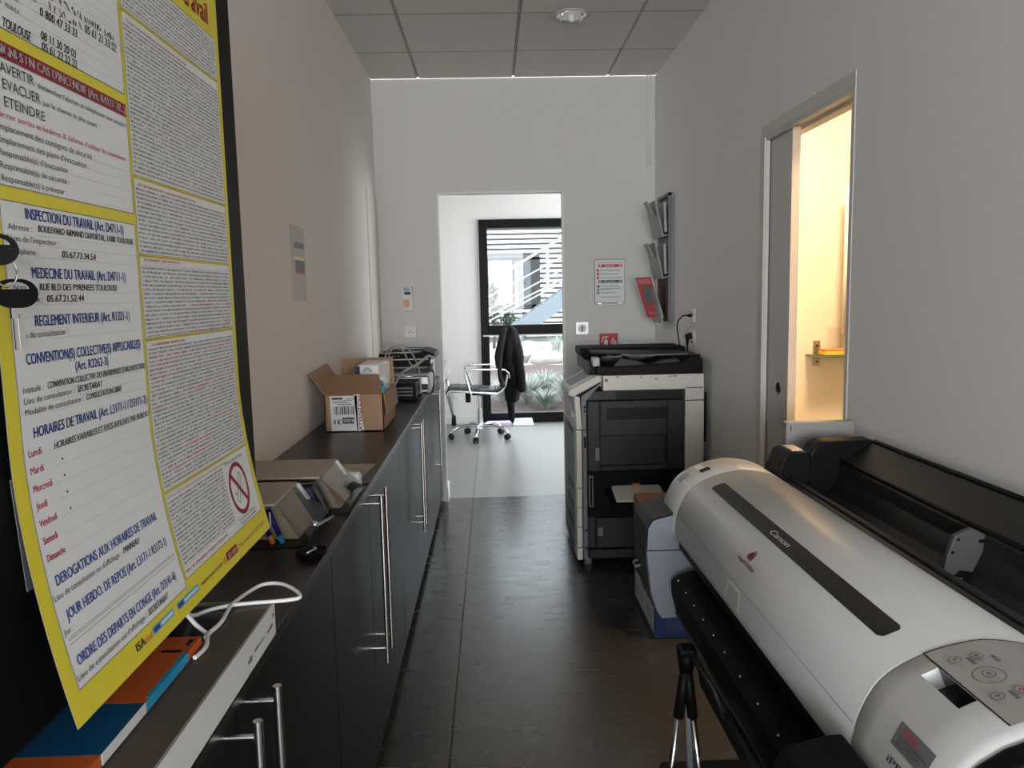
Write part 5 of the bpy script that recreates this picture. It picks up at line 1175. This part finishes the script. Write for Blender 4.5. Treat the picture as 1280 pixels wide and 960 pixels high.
bm = BM(); tube(bm, [ax, Vector((ax.x+.008,ax.y-.01,.28))], .008); build('centre_column', bm, 'midgrey', tp_)

# ------------------------------------------------------------------ office: chair, jacket, table, papers
oc = thing('office_chair', 'chrome and dark grey ribbed office chair in front of the tall window', 'chair', (-.125,7.40,0))
prof = spline([(-.440,0,.452),(-.425,0,.482),(-.39,0,.490),(-.20,0,.478),(.0,0,.462),(.060,0,.478),(.100,0,.525),(.125,0,.62),(.150,0,.80),(.175,0,1.03)], 6)
bm = BM(); rings = []
n = len(prof)
for i, p in enumerate(prof):
    d = (prof[min(i+1,n-1)]-prof[max(i-1,0)]).normalized(); nn = Vector((-d.z,0,d.x))
    b = .014 + .006*abs(sin(i*pi/3))
    hw = .225
    ring = []
    for yy, k in ((-hw,0),(-hw+.012,1),(0,1),(hw-.012,1),(hw,0)): ring.append((p.x+nn.x*b*k, 7.40+yy, p.z+nn.z*b*k))
    for yy, k in ((hw-.012,1),(-hw+.012,1)): ring.append((p.x-nn.x*.012*k, 7.40+yy, p.z-nn.z*.012*k))
    rings.append(ring)
loft(bm, rings[:31]); seat = build('seat', bm, 'leather', oc, smooth=True, angle=60)
bm = BM(); loft(bm, rings[30:]); build('backrest', bm, 'leather', oc, smooth=True, angle=60)
for s in (-1,1):
    bm = BM(); tube(bm, [(p.x, 7.40+s*.236, p.z-.004) for p in prof[:-8]], .011); build('side_rail', bm, 'chrome', oc)
    y = 7.40+s*.26
    bm = BM(); tube(bm, [(-.215,y,.462),(-.225,y,.49),(-.285 if s > 0 else -.265,y,.655),(-.27 if s > 0 else -.25,y,.680),(-.23,y,.686),(.06,y,.684),(.115,y,.672),(.140,y,.64),(.146,7.40+s*.24,.60)], .011, smooth=5); build('armrest', bm, 'chrome', oc)
bm = BM(); box(bm, -.21,-.04,7.30,7.50,.425,.462,bev=.010); build('seat_mount', bm, 'black', oc)
bm = BM(); box(bm, -.275,-.225,7.33,7.37,.355,.45,bev=.008); build('tilt_lever', bm, 'black', oc)
bm = BM(); cyl(bm, (-.14,7.40,.27),(-.14,7.40,.43), .014); cyl(bm, (-.14,7.40,.13),(-.14,7.40,.285), .026); cyl(bm, (-.14,7.40,.095),(-.14,7.40,.145), .036,.030); build('gas_lift', bm, 'chrome', oc, smooth=True)
for k in range(5):
    a = radians(-98+72*k); d = Vector((cos(a),sin(a),0)); c = Vector((-.14,7.40,0))
    bm = BM(); tube(bm, [c+d*.02+Vector((0,0,.118)), c+d*.12+Vector((0,0,.128)), c+d*.22+Vector((0,0,.112)), c+d*.275+Vector((0,0,.078)), c+d*.285+Vector((0,0,.058))], lambda t: .017-.005*t, smooth=5)
    lg = build('base_arm', bm, 'chrome', oc, smooth=True)
    bm = BM(); sd_ = d.cross(Vector((0,0,1))); w = c+d*.285
    for q in (-1,1): cyl(bm, w+sd_*q*.006+Vector((0,0,.0275)), w+sd_*q*.024+Vector((0,0,.0275)), .027, seg=22)
    cyl(bm, w+Vector((0,0,.03)), w+Vector((0,0,.062)), .012); build('caster', bm, 'rubber', lg, smooth=True)
# jacket hung over the backrest
jk = thing('jacket', 'black jacket hanging over the back of the office chair', 'jacket', (.17,7.40,.13))
def jring(z, xa, xb, hy, k=0.0, n=40):
    out = []
    for i in range(n):
        a = 2*pi*i/n; fold = 1+.05*sin(7*a+z*9)+.035*sin(11*a-z*14)
        x = (xa+xb)/2+(xb-xa)/2*cos(a)*fold; y = 7.40+hy*sin(a)*fold*(1+.06*sin(z*30)); out.append((x,y,z))
    return out
bm = BM()
prof_j = [(1.0864,0.1304,0.1683,0.050),(1.0750,0.1074,0.1909,0.160),(1.0447,0.0877,0.2245,0.235),(0.9839,0.0597,0.2423,0.260),(0.9154,0.0392,0.2600,0.265),(0.8392,0.0222,0.2737,0.270),(0.7704,0.0130,0.2839,0.270),(0.6938,0.0188,0.2824,0.265),(0.6247,0.0440,0.2811,0.260),(0.5709,0.0772,0.2762,0.255),(0.5169,0.0913,0.2714,0.240),(0.4629,0.0977,0.2550,0.235),(0.4088,0.1004,0.2424,0.230),(0.3778,0.1020,0.2380,0.225),(0.3662,0.1071,0.2300,0.220)]
loft(bm, [jring(z_, a, b, h) for z_,a,b,h in prof_j]); build('body', bm, 'fabric', jk, smooth=True, angle=80)
bm = BM(); pts = [(0.2025,7.220,0.9002),(0.2300,7.170,0.7474),(0.2502,7.160,0.6093),(0.2560,7.170,0.5169),(0.2667,7.180,0.4745)]
tube(bm, pts, lambda t: .050-.018*t, smooth=5, seg=14); build('sleeve', bm, 'fabric', jk, smooth=True, angle=80)
bm = BM(); pts = [(0.1781,7.600,0.8239),(0.1657,7.620,0.5939),(0.1573,7.600,0.3778),(0.1622,7.580,0.2459),(0.1679,7.570,0.1485)]
tube(bm, pts, lambda t: .045-.014*t, smooth=5, seg=14); build('sleeve', bm, 'fabric', jk, smooth=True, angle=80)
bm = BM(); pts = [(0.1224,7.160,1.0674),(0.0967,7.135,0.9383),(0.0705,7.130,0.7857),(0.0671,7.140,0.6324),(0.0951,7.150,0.5169)]
tube(bm, [(x-.01,y,z) for x,y,z in pts], .022, smooth=5, seg=10); build('collar', bm, mat('charcoal lining',(.022,.022,.023),.9), jk, smooth=True)
# low white side table, tray, papers
dt = thing('side_table', 'low white side table with slanted chrome legs beside the office chair', 'table', (-.8,7.6,0))
bm = BM(); box(bm, -1.35,-.455,6.95,8.10,.595,.617,bev=.003); build('tabletop', bm, 'white', dt)
for x,y,fx,fy in ((-.50,8.02,-.435,8.16),(-.50,7.0,-.46,6.98),(-1.30,8.02,-1.36,8.16),(-1.30,7.0,-1.36,6.9)):
    if y < 7.5 and x > -1: continue
    bm = BM(); f = Vector((fx,fy,.045)); tube(bm, [(x,y,.595), f], .016); tube(bm, [(x-.05,y,.595), f], .010); lg = build('leg', bm, 'chrome', dt)
    bm = BM(); cyl(bm, f-Vector((0,0,.044)), f+Vector((0,0,.06)), .026,.022); build('rubber_foot', bm, 'rubber', lg)
bm = BM(); tube(bm, [(-1.30,7.0,.595),(-1.30,7.0,.0)], .016); build('leg', bm, 'chrome', dt)
tr_ = thing('letter_tray', 'frosted white letter tray on the low side table', 'tray', (-.50,7.2,.617))
bm = BM(); box(bm, -.66,-.462,7.10,7.38,.6175,.622,bev=.001); prism(bm, [(-.66,.62),(-.462,.62),(-.445,.765),(-.66,.765)], 'y', 7.375,7.38); prism(bm, [(-.467,.62),(-.462,.62),(-.440,.765),(-.445,.765)], 'y', 7.10,7.38); build('shell', bm, mat('frosted plastic',(.72,.72,.72),.4), tr_)
papers([(-.64,7.12),(-.475,7.12),(-.475,7.36),(-.64,7.36)], .6235, 'cream papers lying in the frosted letter tray', 'cream', 6)
bm = BM(); quadbox(bm, [(-.07,8.02,.001),(.175,8.05,.001),(.16,8.19,.001),(-.09,8.18,.001)], (0,0,.035), bev=.004); lone('lilac_slab', bm, 'lilac', 'pale lilac flat slab on the floor at the window, behind the chair base', 'cloth')  # plain pale lilac slab, left undefined
bm = BM(); quadbox(bm, [(.185,8.02,.001),(.405,8.0,.001),(.395,8.17,.05),(.215,8.17,.05)], (0,0,.012), bev=.002); lone('pale_blue_slab', bm, 'palesky', 'pale blue thin slab propped on the floor against the window frame', 'pad')  # plain pale blue slab, tilted up at the back
